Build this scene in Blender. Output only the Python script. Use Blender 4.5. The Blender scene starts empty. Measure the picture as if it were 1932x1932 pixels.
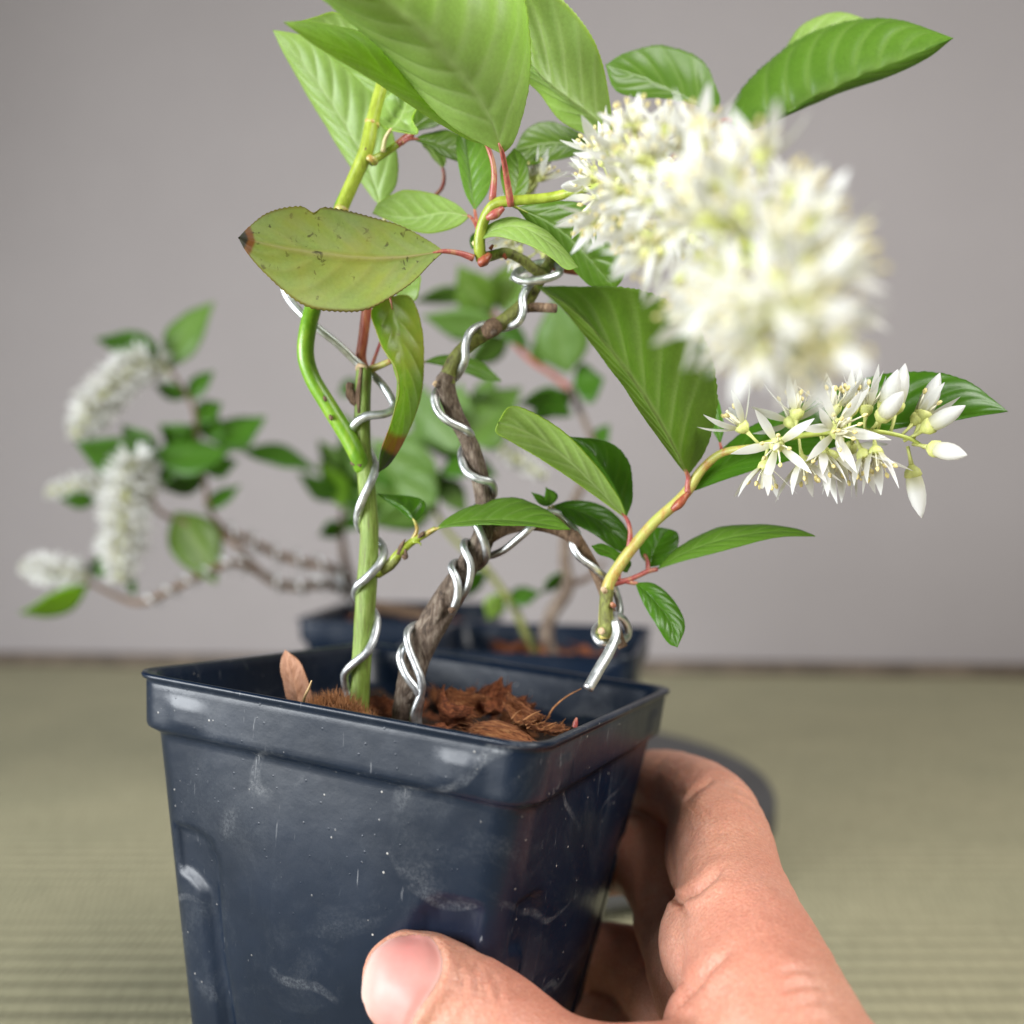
import bpy, bmesh, math, random
from mathutils import Vector, Matrix, noise
from mathutils.bvhtree import BVHTree
random.seed(7)
scene = bpy.context.scene
C = scene.collection

# ------------------------------------------------------------------ camera, light, exposure
F = 1787.0            # focal length in picture units (picture 1932 units wide)
CZ = 16.3             # camera height above the mat, cm
cam_d = bpy.data.cameras.new('camera')
cam = bpy.data.objects.new('camera', cam_d)
C.objects.link(cam)
cam.location = (0, 0, CZ * .01)
cam.rotation_euler = (math.radians(90), 0, 0)
cam_d.sensor_width = 36
cam_d.lens = F / 1932 * 36
cam_d.clip_start = .005
cam_d.clip_end = 50
cam_d.dof.use_dof = True
cam_d.dof.focus_distance = .188
cam_d.dof.aperture_fstop = 7.5
cam_d.dof.aperture_blades = 0
scene.camera = cam

world = bpy.data.worlds.new('World')
scene.world = world
world.use_nodes = True
bg = world.node_tree.nodes['Background']
bg.inputs[0].default_value = (.93, .96, 1, 1)
bg.inputs[1].default_value = .08

def area(name, loc, target, sx, sy, power, col):
    l = bpy.data.lights.new(name, 'AREA')
    l.shape = 'RECTANGLE'
    l.size, l.size_y, l.energy, l.color = sx, sy, power, col
    o = bpy.data.objects.new(name, l)
    C.objects.link(o)
    o.location = loc
    o.rotation_euler = (Vector(target) - Vector(loc)).to_track_quat('-Z', 'Y').to_euler()
    return o
wl = area('window_light', (-.90, -.26, .24), (0, .28, .13), .75, .44, 10.6, (.94, .975, 1))
wl.data.spread = math.radians(125)
area('ceiling_light', (.44, -.20, .72), (.02, .26, .12), .42, .42, 8.8, (1, .975, .94))

scene.view_settings.view_transform = 'Standard'
scene.view_settings.look = 'None'
scene.view_settings.exposure = .24
scene.view_settings.gamma = 1
scene.view_settings.use_curve_mapping = False

# ------------------------------------------------------------------ helpers
def P(u, v, d):
    return Vector(((u - 966) / F * d, d, CZ - (v - 966) / F * d)) * .01
CAM = Vector((0, 0, CZ * .01))

def tag(o, label=None, cat=None, group=None, kind=None):
    if label: o['label'] = label
    if cat: o['category'] = cat
    if group: o['group'] = group
    if kind: o['kind'] = kind
    return o
def link(name, me, mats=(), parent=None, smooth=True):
    if smooth:
        me.polygons.foreach_set('use_smooth', [True] * len(me.polygons))
    for m in mats:
        me.materials.append(m)
    o = bpy.data.objects.new(name, me)
    C.objects.link(o)
    if parent:
        o.parent = parent
        o.matrix_parent_inverse = WM.get(parent.name, Matrix()).inverted()
        WM[o.name] = WM.get(o.name, Matrix())
    return o
WM = {}
def thing(name, label, cat, loc, group=None):
    o = bpy.data.objects.new(name, None)
    C.objects.link(o)
    o.empty_display_size = .01
    o.location = loc
    WM[o.name] = Matrix.Translation(loc)
    tag(o, label, cat, group)
    return o
def mesh(name, V, Fa):
    me = bpy.data.meshes.new(name)
    me.from_pydata([tuple(v) for v in V], [], Fa)
    me.update()
    return me

def cr(pts, n):
    """Catmull-Rom through pts (tuples), n samples evenly spread over chord length."""
    pts = [Vector(p) for p in pts]
    if len(pts) == 2:
        return [pts[0].lerp(pts[1], i / (n - 1)) for i in range(n)]
    L = [0]
    for a, b in zip(pts, pts[1:]):
        L.append(L[-1] + (b - a).length)
    q = [pts[0] * 2 - pts[1]] + pts + [pts[-1] * 2 - pts[-2]]
    out = []
    k = 0
    for i in range(n):
        s = L[-1] * i / (n - 1)
        while k < len(pts) - 2 and s > L[k + 1]:
            k += 1
        t = (s - L[k]) / max(L[k + 1] - L[k], 1e-9)
        a, b, c, d = q[k], q[k + 1], q[k + 2], q[k + 3]
        out.append(.5 * (2 * b + (c - a) * t + (2 * a - 5 * b + 4 * c - d) * t * t + (3 * b - a - 3 * c + d) * t ** 3))
    return out

def tube_geo(pts, rad, sides=12, rough=0, rscale=300, cap=True, seed=0):
    """pts list of Vector (m), rad list (m). Returns V, F."""
    V, Fa = [], []
    n = len(pts)
    t0 = (pts[1] - pts[0]).normalized()
    up = Vector((0, 0, 1)) if abs(t0.z) < .9 else Vector((1, 0, 0))
    nrm = (up - t0 * up.dot(t0)).normalized()
    for i in range(n):
        t = (pts[min(i + 1, n - 1)] - pts[max(i - 1, 0)])
        t = t.normalized() if t.length > 1e-9 else t0
        nrm = (nrm - t * nrm.dot(t)).normalized()
        b = t.cross(nrm)
        for j in range(sides):
            a = 2 * math.pi * j / sides
            dv = nrm * math.cos(a) + b * math.sin(a)
            r = rad[i]
            if rough:
                pp = pts[i] * rscale * .35 + dv * 2.2 + Vector((seed, 0, 0))
                r *= 1 + rough * (noise.noise(pp) + .6 * noise.noise(pp * 2.7))
            V.append(pts[i] + dv * r)
    for i in range(n - 1):
        for j in range(sides):
            k = (j + 1) % sides
            Fa.append((i * sides + j, i * sides + k, (i + 1) * sides + k, (i + 1) * sides + j))
    if cap:
        Fa.append(tuple(range(sides - 1, -1, -1)))
        Fa.append(tuple((n - 1) * sides + j for j in range(sides)))
    return V, Fa
def tube(name, uvd, rc, mat, parent=None, n=None, sides=12, rough=0, seed=0):
    """uvd = picture points with distance (u, v, d); rc radius in cm (single, or one per point)."""
    if not isinstance(rc, (list, tuple)):
        rc = [rc] * len(uvd)
    pts4 = [tuple(P(*p)) + (r * .01,) for p, r in zip(uvd, rc)]
    n = n or max(8, 6 * len(uvd))
    s = cr([Vector(p) for p in pts4], n)
    V, Fa = tube_geo([Vector(p[:3]) for p in s], [max(p[3], 1e-5) for p in s], sides, rough, seed=seed)
    return link(name, mesh(name, V, Fa), [mat], parent)

# ------------------------------------------------------------------ materials
def mat(name):
    m = bpy.data.materials.new(name)
    m.use_nodes = True
    nt = m.node_tree
    return m, nt, nt.nodes, nt.links, nt.nodes['Principled BSDF']
def N(nt, typ, **kw):
    n = nt.nodes.new(typ)
    for k, v in kw.items():
        if k.startswith('i_'):
            n.inputs[k[2:].replace('_', ' ')].default_value = v
        else:
            setattr(n, k, v)
    return n
def ramp(nt, fac, stops):
    r = nt.nodes.new('ShaderNodeValToRGB')
    while len(r.color_ramp.elements) < len(stops):
        r.color_ramp.elements.new(.5)
    for e, (p, c) in zip(r.color_ramp.elements, stops):
        e.position = p
        e.color = (*c, 1) if len(c) == 3 else c
    nt.links.new(fac, r.inputs[0])
    return r.outputs[0]
def mixc(nt, fac, a, b, mode='MIX'):
    m = nt.nodes.new('ShaderNodeMix')
    m.data_type = 'RGBA'
    m.blend_type = mode
    for s, x in ((0, fac), (6, a), (7, b)):
        if hasattr(x, 'links'):
            nt.links.new(x, m.inputs[s])
        else:
            m.inputs[s].default_value = x if s == 0 else (*x, 1)
    return m.outputs[2]
def coords(nt):
    return nt.nodes.new('ShaderNodeTexCoord').outputs['Object']
def noisen(nt, vec, scale, detail=4, rough=.6, dist=0):
    n = N(nt, 'ShaderNodeTexNoise')
    n.inputs['Scale'].default_value = scale
    n.inputs['Detail'].default_value = detail
    n.inputs['Roughness'].default_value = rough
    n.inputs['Distortion'].default_value = dist
    nt.links.new(vec, n.inputs['Vector'])
    return n.outputs[0]
def bump(nt, h, strength, dist, bsdf, prev=None):
    b = nt.nodes.new('ShaderNodeBump')
    b.inputs['Strength'].default_value = strength
    b.inputs['Distance'].default_value = dist
    nt.links.new(h, b.inputs['Height'])
    if prev:
        nt.links.new(prev, b.inputs['Normal'])
    if bsdf:
        nt.links.new(b.outputs[0], bsdf.inputs['Normal'])
    return b.outputs[0]
def mapping(nt, vec, sc):
    m = nt.nodes.new('ShaderNodeMapping')
    m.inputs['Scale'].default_value = sc
    nt.links.new(vec, m.inputs['Vector'])
    return m.outputs[0]
def simple(name, col, rough=.5, vary=.15, scale=400, metal=0, bumps=0, spec=.5):
    m, nt, nd, lk, b = mat(name)
    c = coords(nt)
    f = noisen(nt, c, scale)
    dk = tuple(x * (1 - vary) for x in col)
    lt = tuple(min(1, x * (1 + vary)) for x in col)
    lk.new(ramp(nt, f, [(.3, dk), (.7, lt)]), b.inputs['Base Color'])
    b.inputs['Roughness'].default_value = rough
    b.inputs['Metallic'].default_value = metal
    b.inputs['Specular IOR Level'].default_value = spec
    if bumps:
        bump(nt, noisen(nt, c, scale * 2.5), bumps, .0004, b)
    return m

def leaf_mat(name, base, dark, vein, rough, trans, tcol, spots=0, edge=None):
    m, nt, nd, lk, b = mat(name)
    c = coords(nt)
    col = ramp(nt, noisen(nt, c, 130, 5), [(.3, dark), (.72, base)])
    fine = noisen(nt, c, 1400, 4, .7)
    col = mixc(nt, .35, col, ramp(nt, fine, [(.35, tuple(x * .72 for x in base)), (.65, tuple(min(1, x * 1.22) for x in base))]))
    va = N(nt, 'ShaderNodeAttribute', attribute_name='vein')
    mu = N(nt, 'ShaderNodeMath', operation='MULTIPLY')
    mu.inputs[1].default_value = .75
    mu.use_clamp = True
    lk.new(va.outputs['Fac'], mu.inputs[0])
    col = mixc(nt, mu.outputs[0], col, vein)
    ma = N(nt, 'ShaderNodeAttribute', attribute_name='margin')
    if edge:
        nz = noisen(nt, c, 260, 4)
        ad = N(nt, 'ShaderNodeMath', operation='MULTIPLY_ADD')
        ad.inputs[1].default_value = .5
        lk.new(nz, ad.inputs[0])
        lk.new(ma.outputs['Fac'], ad.inputs[2])
        col = mixc(nt, ramp(nt, ad.outputs[0], [(1.13, (0, 0, 0)), (1.24, (1, 1, 1))]) if False else ramp(nt, ma.outputs['Fac'], [(.93, (0, 0, 0)), (1, (.8, .8, .8))]), col, edge)
    if spots:
        vo = N(nt, 'ShaderNodeTexVoronoi')
        vo.inputs['Scale'].default_value = 330
        sp = ramp(nt, noisen(nt, c, 560, 3, .6, .6), [(.615, (0, 0, 0)), (.665, (1, 1, 1))])
        gate = ramp(nt, noisen(nt, c, 120, 3), [(.44, (0, 0, 0)), (.54, (1, 1, 1))])
        f = N(nt, 'ShaderNodeMath', operation='MULTIPLY')
        lk.new(sp, f.inputs[0]); lk.new(gate, f.inputs[1])
        f2 = N(nt, 'ShaderNodeMath', operation='MULTIPLY')
        f2.inputs[1].default_value = spots
        lk.new(f.outputs[0], f2.inputs[0])
        col = mixc(nt, f2.outputs[0], col, (.05, .035, .012))
        ye = ramp(nt, noisen(nt, c, 75, 5), [(.42, (0, 0, 0)), (.68, (.7, .7, .7))])
        col = mixc(nt, ye, col, (.34, .33, .03))
    br = N(nt, 'ShaderNodeAttribute', attribute_name='burn')
    nb = noisen(nt, c, 300, 4)
    ab = N(nt, 'ShaderNodeMath', operation='MULTIPLY_ADD')
    ab.inputs[1].default_value = .16
    lk.new(nb, ab.inputs[0]); lk.new(br.outputs['Fac'], ab.inputs[2])
    col = mixc(nt, ramp(nt, ab.outputs[0], [(.42, (0, 0, 0)), (.55, (1, 1, 1))]), col, (.22, .07, .015))
    col = mixc(nt, ramp(nt, ab.outputs[0], [(.75, (0, 0, 0)), (.85, (1, 1, 1))]), col, (.02, .012, .01))
    lk.new(col, b.inputs['Base Color'])
    b.inputs['Roughness'].default_value = rough
    b.inputs['Specular IOR Level'].default_value = .5
    nb1 = bump(nt, fine, .22, .0002, b)
    tr = N(nt, 'ShaderNodeBsdfTranslucent')
    tc = mixc(nt, 1.0, mixc(nt, .55, col, tcol), (1.35, 1.35, 1.1), 'MULTIPLY')
    lk.new(tc, tr.inputs[0])
    mx = N(nt, 'ShaderNodeMixShader')
    mx.inputs[0].default_value = trans
    lk.new(b.outputs[0], mx.inputs[1])
    lk.new(tr.outputs[0], mx.inputs[2])
    lk.new(mx.outputs[0], nd['Material Output'].inputs[0])
    return m
RED = (.34, .07, .06)
LT = {
 'pale': (leaf_mat('leaf_upper_fresh', (.18, .33, .03), (.12, .25, .02), (.28, .42, .09), .32, .6, (.52, .74, .08)),
          leaf_mat('leaf_under_fresh', (.36, .50, .145), (.28, .42, .095), (.54, .64, .32), .42, .5, (.52, .74, .08), edge=(.30, .40, .05))),
 'green': (leaf_mat('leaf_upper_green', (.085, .22, .012), (.05, .15, .008), (.15, .31, .04), .3, .5, (.28, .54, .02)),
           leaf_mat('leaf_under_green', (.16, .30, .035), (.10, .22, .018), (.29, .43, .11), .38, .48, (.32, .56, .02))),
 'olive': (leaf_mat('leaf_upper_shade', (.08, .17, .012), (.05, .12, .008), (.15, .25, .05), .4, .45, (.2, .35, .02)),
           leaf_mat('leaf_under_shade', (.14, .25, .025), (.08, .17, .012), (.33, .45, .14), .38, .42, (.24, .42, .015))),
 'spot': (leaf_mat('leaf_upper_spotted', (.12, .2, .03), (.08, .14, .02), (.3, .2, .08), .45, .4, (.25, .4, .03), .9, (.12, .03, .02)),
          leaf_mat('leaf_under_spotted', (.30, .38, .08), (.22, .31, .055), (.42, .30, .13), .5, .4, (.36, .5, .04), .9, (.13, .03, .02))),
 'old': (leaf_mat('leaf_upper_old', (.19, .32, .035), (.14, .26, .025), (.30, .42, .10), .42, .45, (.3, .5, .03), .5, (.2, .16, .02)),
         leaf_mat('leaf_under_old', (.26, .36, .09), (.2, .3, .06), (.36, .44, .16), .5, .5, (.3, .5, .04), .4, (.2, .16, .02))),
 'back': (leaf_mat('leaf_upper_back', (.06, .165, .012), (.04, .12, .008), (.09, .21, .02), .42, .4, (.18, .4, .02)),
          leaf_mat('leaf_under_back', (.13, .24, .04), (.09, .19, .025), (.18, .3, .06), .5, .4, (.2, .42, .03))),
}
def stem_mat(name, a, b_, c_, sc=(260, 260, 60), rough=.6, bs=.5):
    m, nt, nd, lk, b = mat(name)
    co = mapping(nt, coords(nt), sc)
    f = noisen(nt, co, 4.5, 8, .68, .4)
    lk.new(ramp(nt, f, [(.34, a), (.5, b_), (.66, c_)]), b.inputs['Base Color'])
    b.inputs['Roughness'].default_value = rough
    g = noisen(nt, co, 9, 6, .7)
    bump(nt, g, bs, .0008, b)
    return m
BARK = stem_mat('bark_grey_brown', (.045, .03, .022), (.15, .105, .075), (.33, .27, .21), (220, 220, 70), .85, 1.0)
BARK2 = stem_mat('bark_brown', (.05, .028, .016), (.16, .095, .055), (.28, .19, .12), (220, 220, 80), .8, .8)
OLIVE = stem_mat('bark_olive', (.06, .05, .015), (.15, .16, .03), (.25, .28, .06), (200, 200, 80), .6, .5)
GREEN = stem_mat('stem_green_streaked', (.13, .13, .03), (.16, .25, .03), (.28, .36, .09), (420, 420, 40), .5, .35)
FRESH = stem_mat('stem_bright_green', (.09, .22, .008), (.14, .30, .015), (.22, .36, .03), (120, 120, 60), .32, .1)
LIME = stem_mat('stem_yellow_green', (.22, .26, .025), (.29, .37, .035), (.38, .43, .07), (150, 150, 60), .36, .15)
BLUSH = stem_mat('stem_blushed', (.40, .20, .05), (.42, .38, .10), (.36, .42, .09), (120, 120, 50), .4, .15)
PINK = stem_mat('petiole_pink', (.27, .04, .04), (.35, .085, .07), (.40, .24, .11), (160, 160, 70), .4, .1)
PALEP = stem_mat('petiole_pale', (.42, .40, .16), (.5, .47, .22), (.5, .3, .2), (140, 140, 60), .4, .1)
RUST = stem_mat('stem_rust_red', (.20, .035, .02), (.30, .07, .035), (.38, .15, .06), (150, 150, 60), .4, .15)
CUT = simple('cut_wood', (.5, .36, .22), .8, .3, 900, bumps=.4)
HUSK = stem_mat('coir_husk', (.075, .028, .012), (.26, .095, .038), (.46, .22, .10), (500, 120, 300), .85, 1.0)
HUSK2 = stem_mat('coir_husk_light', (.16, .07, .025), (.36, .18, .075), (.52, .32, .15), (120, 700, 300), .8, 1.0)
FIBRE = simple('coir_fibre', (.36, .16, .06), .7, .4, 500)
FIBREL = simple('straw_fibre', (.62, .42, .2), .6, .25, 500)
SOIL = simple('potting_soil', (.035, .018, .011), .95, .6, 500, bumps=1)
DRY = stem_mat('dry_leaf', (.26, .11, .05), (.42, .2, .11), (.5, .27, .16), (200, 200, 60), .6, .4)

HCHIP = stem_mat('husk_chip_brown', (.04, .010, .004), (.25, .065, .020), (.50, .18, .062), (.55, 3.4, 1.6), .88, 1.0)
HCHIP2 = stem_mat('husk_chip_tan', (.07, .022, .008), (.31, .10, .032), (.50, .23, .088), (.5, 4.0, 1.6), .85, 1.0)
def wire_mat():
    m, nt, nd, lk, b = mat('aluminium_wire')
    c = coords(nt)
    b.inputs['Metallic'].default_value = 1
    lk.new(ramp(nt, noisen(nt, c, 700, 5), [(.3, (.55, .57, .58)), (.7, (.82, .84, .85))]), b.inputs['Base Color'])
    lk.new(ramp(nt, noisen(nt, c, 350, 4), [(.3, (.34,) * 3), (.7, (.56,) * 3)]), b.inputs['Roughness'])
    bump(nt, noisen(nt, c, 1500, 4), .18, .0002, b)
    return m
WIRE = wire_mat()

def pot_mat():
    m, nt, nd, lk, b = mat('pot_plastic')
    c = coords(nt)
    base = ramp(nt, noisen(nt, c, 35, 4), [(.3, (.002, .007, .018)), (.75, (.004, .011, .027))])
    # chalky lime film in clouds, grit specks and rubbed marks
    cloud = ramp(nt, noisen(nt, c, 42, 8, .72, 1.2), [(.50, (0, 0, 0)), (.78, (.13,) * 3)])
    grain = ramp(nt, noisen(nt, c, 1500, 5, .75), [(.42, (.15,) * 3), (.7, (1, 1, 1))])
    film = mixc(nt, 1, cloud, grain, 'MULTIPLY')
    base = mixc(nt, film, base, (.42, .44, .46))
    vo = N(nt, 'ShaderNodeTexVoronoi')
    vo.inputs['Scale'].default_value = 420
    lk.new(c, vo.inputs['Vector'])
    sp = ramp(nt, vo.outputs['Distance'], [(.065, (1, 1, 1)), (.115, (0, 0, 0))])
    gate = ramp(nt, noisen(nt, c, 160, 3), [(.53, (0, 0, 0)), (.62, (.7,) * 3)])
    base = mixc(nt, mixc(nt, 1, sp, gate, 'MULTIPLY'), base, (.6, .57, .53))
    # thin scratches running down the wall
    s2 = noisen(nt, mapping(nt, c, (900, 900, 45)), 1, 3, .6, .3)
    sc = ramp(nt, s2, [(.665, (0, 0, 0)), (.70, (.40,) * 3)])
    sc = mixc(nt, 1, sc, ramp(nt, noisen(nt, c, 75, 3), [(.5, (0, 0, 0)), (.62, (1, 1, 1))]), 'MULTIPLY')
    base = mixc(nt, sc, base, (.35, .36, .38))
    # curved rub marks
    wv = N(nt, 'ShaderNodeTexWave', wave_type='RINGS')
    wv.inputs['Scale'].default_value = 18
    wv.inputs['Distortion'].default_value = 9
    wv.inputs['Detail'].default_value = 2
    lk.new(c, wv.inputs['Vector'])
    rb = ramp(nt, wv.outputs['Fac'], [(.982, (0, 0, 0)), (.997, (.32,) * 3)])
    rb = mixc(nt, 1, rb, ramp(nt, noisen(nt, c, 55, 5), [(.48, (0, 0, 0)), (.66, (.9,) * 3)]), 'MULTIPLY')
    rb = mixc(nt, 1, rb, grain, 'MULTIPLY')
    base = mixc(nt, rb, base, (.5, .51, .53))
    lk.new(base, b.inputs['Base Color'])
    rg = ramp(nt, noisen(nt, c, 60, 6, .65), [(.3, (.27,) * 3), (.72, (.40,) * 3)])
    lk.new(rg, b.inputs['Roughness'])
    b.inputs['Specular IOR Level'].default_value = .30
    n1 = bump(nt, noisen(nt, c, 480, 4), .10, .0004, None)
    n2 = bump(nt, sp, .2, .0003, None, n1)
    bump(nt, noisen(nt, c, 34, 3), .25, .0022, b, n2)
    return m
POT = pot_mat()

def skin_mat():
    m, nt, nd, lk, b = mat('skin')
    c = coords(nt)
    base = ramp(nt, noisen(nt, c, 75, 6, .65), [(.3, (.42, .165, .105)), (.5, (.50, .225, .155)), (.72, (.57, .315, .24))])
    red = ramp(nt, noisen(nt, c, 26, 3), [(.42, (0, 0, 0)), (.66, (.75,) * 3)])
    base = mixc(nt, red, base, (.50, .155, .11))
    pore = noisen(nt, c, 1900, 3, .6)
    base = mixc(nt, .38, base, ramp(nt, pore, [(.3, (.36, .16, .10)), (.7, (.66, .40, .28))]))
    fk = N(nt, 'ShaderNodeTexVoronoi'); fk.inputs['Scale'].default_value = 95
    lk.new(c, fk.inputs['Vector'])
    base = mixc(nt, ramp(nt, fk.outputs['Distance'], [(.05, (.5,) * 3), (.09, (0, 0, 0))]), base, (.36, .14, .08))
    lk.new(base, b.inputs['Base Color'])
    b.inputs['Subsurface Weight'].default_value = .35
    b.inputs['Subsurface Radius'].default_value = (1, .35, .18)
    b.inputs['Subsurface Scale'].default_value = .004
    b.inputs['Roughness'].default_value = .48
    b.inputs['Specular IOR Level'].default_value = .42
    v = N(nt, 'ShaderNodeTexVoronoi', feature='DISTANCE_TO_EDGE')
    v.inputs['Scale'].default_value = 950
    lk.new(mapping(nt, c, (1, 1, .55)), v.inputs['Vector'])
    v2 = noisen(nt, mapping(nt, c, (1, 1, 3.2)), 480, 5, .65, 1.0)
    n1 = bump(nt, v.outputs['Distance'], .5, .0004, None)
    n2 = bump(nt, v2, .28, .0005, None, n1)
    bump(nt, noisen(nt, c, 140, 3), .2, .0012, b, n2)
    return m
SKIN = skin_mat()
def nail_mat():
    m, nt, nd, lk, b = mat('nail')
    c = coords(nt)
    a = N(nt, 'ShaderNodeAttribute', attribute_name='along')
    col = ramp(nt, a.outputs['Fac'], [(0, (.64, .40, .35)), (.08, (.60, .25, .22)), (.5, (.58, .22, .20)), (.85, (.58, .28, .25)), (1, (.66, .48, .42))])
    col = mixc(nt, .25, col, ramp(nt, noisen(nt, c, 110, 3), [(.35, (.55, .23, .19)), (.7, (.68, .42, .35))]))
    lk.new(col, b.inputs['Base Color'])
    b.inputs['Roughness'].default_value = .5
    b.inputs['Subsurface Weight'].default_value = .3
    b.inputs['Subsurface Radius'].default_value = (1, .4, .3)
    b.inputs['Subsurface Scale'].default_value = .002
    bump(nt, noisen(nt, mapping(nt, c, (60, 60, 900)), 1, 4), .08, .0004, b)
    return m
NAIL = nail_mat()

def petal_mat():
    m, nt, nd, lk, b = mat('petal_white')
    a = N(nt, 'ShaderNodeAttribute', attribute_name='along')
    col = ramp(nt, a.outputs['Fac'], [(0, (.60, .60, .32)), (.2, (.68, .67, .53)), (.42, (.74, .74, .71)), (1, (.78, .78, .775))])
    lk.new(col, b.inputs['Base Color'])
    b.inputs['Roughness'].default_value = .5
    tr = N(nt, 'ShaderNodeBsdfTranslucent')
    lk.new(col, tr.inputs[0])
    mx = N(nt, 'ShaderNodeMixShader'); mx.inputs[0].default_value = .4
    lk.new(b.outputs[0], mx.inputs[1]); lk.new(tr.outputs[0], mx.inputs[2])
    lk.new(mx.outputs[0], nd['Material Output'].inputs[0])
    return m
PETAL = petal_mat()
CALYX = simple('calyx_green', (.55, .58, .20), .5, .25, 600)
ANTHER = simple('anther_yellow', (.68, .58, .25), .6, .2, 900)
RACHIS = simple('rachis_green', (.40, .46, .10), .5, .2, 400)
STAMEN = simple('filament_white', (.78, .76, .58), .5, .1, 400)

def wall_mat():
    m, nt, nd, lk, b = mat('wall_plaster')
    c = coords(nt)
    lk.new(ramp(nt, noisen(nt, c, 6, 5), [(.3, (.335, .306, .305)), (.7, (.355, .325, .324))]), b.inputs['Base Color'])
    b.inputs['Roughness'].default_value = .9
    bump(nt, noisen(nt, c, 220, 5), .25, .001, b)
    return m
def mat_floor():
    m, nt, nd, lk, b = mat('tatami_rush')
    c = coords(nt)
    f = noisen(nt, mapping(nt, c, (620, 60, 24)), 1, 5, .65)
    g = noisen(nt, c, 14, 4)
    col = ramp(nt, f, [(.3, (.26, .245, .155)), (.7, (.45, .42, .275))])
    col = mixc(nt, .4, col, ramp(nt, g, [(.3, (.25, .245, .15)), (.7, (.37, .34, .21))]))
    lk.new(col, b.inputs['Base Color'])
    b.inputs['Roughness'].default_value = .6
    w = N(nt, 'ShaderNodeTexWave', bands_direction='X')
    w.inputs['Scale'].default_value = 100
    w.inputs['Distortion'].default_value = 1.5
    lk.new(c, w.inputs['Vector'])
    bump(nt, w.outputs['Fac'], .3, .0006, b)
    return m

# ------------------------------------------------------------------ the setting
def build_setting():
    V, Fa = [], []
    xs = [-1.6 + .4 * i for i in range(9)]
    ys = []
    y = -.9
    while y < 1.12:
        for f_, z in ((0, -.0008), (.18, -.0002), (.5, .0003), (.82, -.0002)):
            ys.append((y + f_ * .01, z))
        y += .01
    for (y, z) in ys:
        for x in xs:
            V.append((x, y, z - .0003))
    nx = len(xs)
    for j in range(len(ys) - 1):
        for i in range(nx - 1):
            a = j * nx + i
            Fa.append((a, a + 1, a + 1 + nx, a + nx))
    tag(link('floor', mesh('floor', V, Fa), [mat_floor()]), 'pale olive woven rush mat floor with fine ribs', kind='structure')
    # wall, slightly turned: base at 101.5 cm on one side, 93.4 on the other
    A = Vector((-.548, 1.015, 0)); B = Vector((.505, .934, 0))
    d = (B - A).normalized(); nn = Vector((-d.y, d.x, 0))
    a = A - d * 1.2; b = B + d * 1.2
    bm = bmesh.new()
    def slab(p, q, off0, off1, z0, z1):
        vs = []
        for z in (z0, z1):
            for pt, o in ((p, off0), (q, off0), (q, off1), (p, off1)):
                w = pt + nn * o
                vs.append(bm.verts.new((w.x, w.y, z)))
        for f in ((3, 2, 1, 0), (4, 5, 6, 7), (0, 1, 5, 4), (1, 2, 6, 5), (2, 3, 7, 6), (3, 0, 4, 7)):
            bm.faces.new([vs[i] for i in f])
    slab(a, b, .006, .06, -.01, 2.2)
    me = bpy.data.meshes.new('wall'); bm.to_mesh(me); bm.free()
    wall = tag(link('wall', me, [wall_mat()], smooth=False), 'plain warm grey plaster wall', kind='structure')
    bm = bmesh.new()
    slab(a, b, -.004, .007, -.005, .0125)
    bmesh.ops.bevel(bm, geom=bm.edges[:], offset=.002, segments=2, affect='EDGES')
    me = bpy.data.meshes.new('baseboard'); bm.to_mesh(me); bm.free()
    link('baseboard', me, [simple('dark_wood_trim', (.15, .115, .085), .6, .5, 22)], wall)
build_setting()

# ------------------------------------------------------------------ turntable
def lathe(prof, seg=96):
    V, Fa = [], []
    for r, z in prof:
        for j in range(seg):
            a = 2 * math.pi * j / seg
            V.append((r * math.cos(a), r * math.sin(a), z))
    for i in range(len(prof) - 1):
        for j in range(seg):
            k = (j + 1) % seg
            Fa.append((i * seg + j, i * seg + k, (i + 1) * seg + k, (i + 1) * seg + j))
    Fa.append(tuple(range(seg - 1, -1, -1)))
    Fa.append(tuple((len(prof) - 1) * seg + j for j in range(seg)))
    return V, Fa
TX, TY, TR, TH = -.006, .500, .140, .025
tt = thing('turntable', 'round dark grey plastic turntable on the rush mat', 'turntable', (TX, TY, 0))
GREYP = simple('turntable_plastic', (.062, .062, .064), .55, .15, 40, bumps=.05)
def lk_local(name, V, Fa, mats, parent, smooth=True):
    me = mesh(name, V, Fa)
    o = link(name, me, mats, None, smooth)
    o.parent = parent
    return o
lk_local('foot_ring', *lathe([(.09, 0), (.095, .001), (.095, .006), (.09, .0065)]), [GREYP], tt)
lk_local('plate', *lathe([(TR - .01, .006), (TR - .002, .0075), (TR, .0105), (TR, TH - .004), (TR - .0012, TH - .0014), (TR - .004, TH - .0002), (TR - .008, TH)]), [GREYP], tt)

# ------------------------------------------------------------------ pots
HP = .085
def rsq(half, rc, a):
    """point on rounded square perimeter, a in 0..1 (starts at middle of +X side, counterclockwise)"""
    s = half - rc
    seg = [(2 * s), (math.pi / 2 * rc)] * 4
    return None
def ring(half, rc, nside=22, ncor=8):
    pts = []
    s = half - rc
    for k in range(4):
        ca, sa = math.cos(k * math.pi / 2), math.sin(k * math.pi / 2)
        def R(x, y): return (x * ca - y * sa, x * sa + y * ca)
        for i in range(nside):
            t = -s + 2 * s * i / nside
            pts.append(R(half, t) + (min(t + s, s - t) / (2 * s),))
        for i in range(ncor):
            a = math.pi / 2 * i / ncor
            pts.append(R(s + rc * math.cos(a), s + rc * math.sin(a)) + (0,))
    return pts
def sstep(a, b, x):
    t = max(0, min(1, (x - a) / (b - a)))
    return t * t * (3 - 2 * t)
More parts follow.
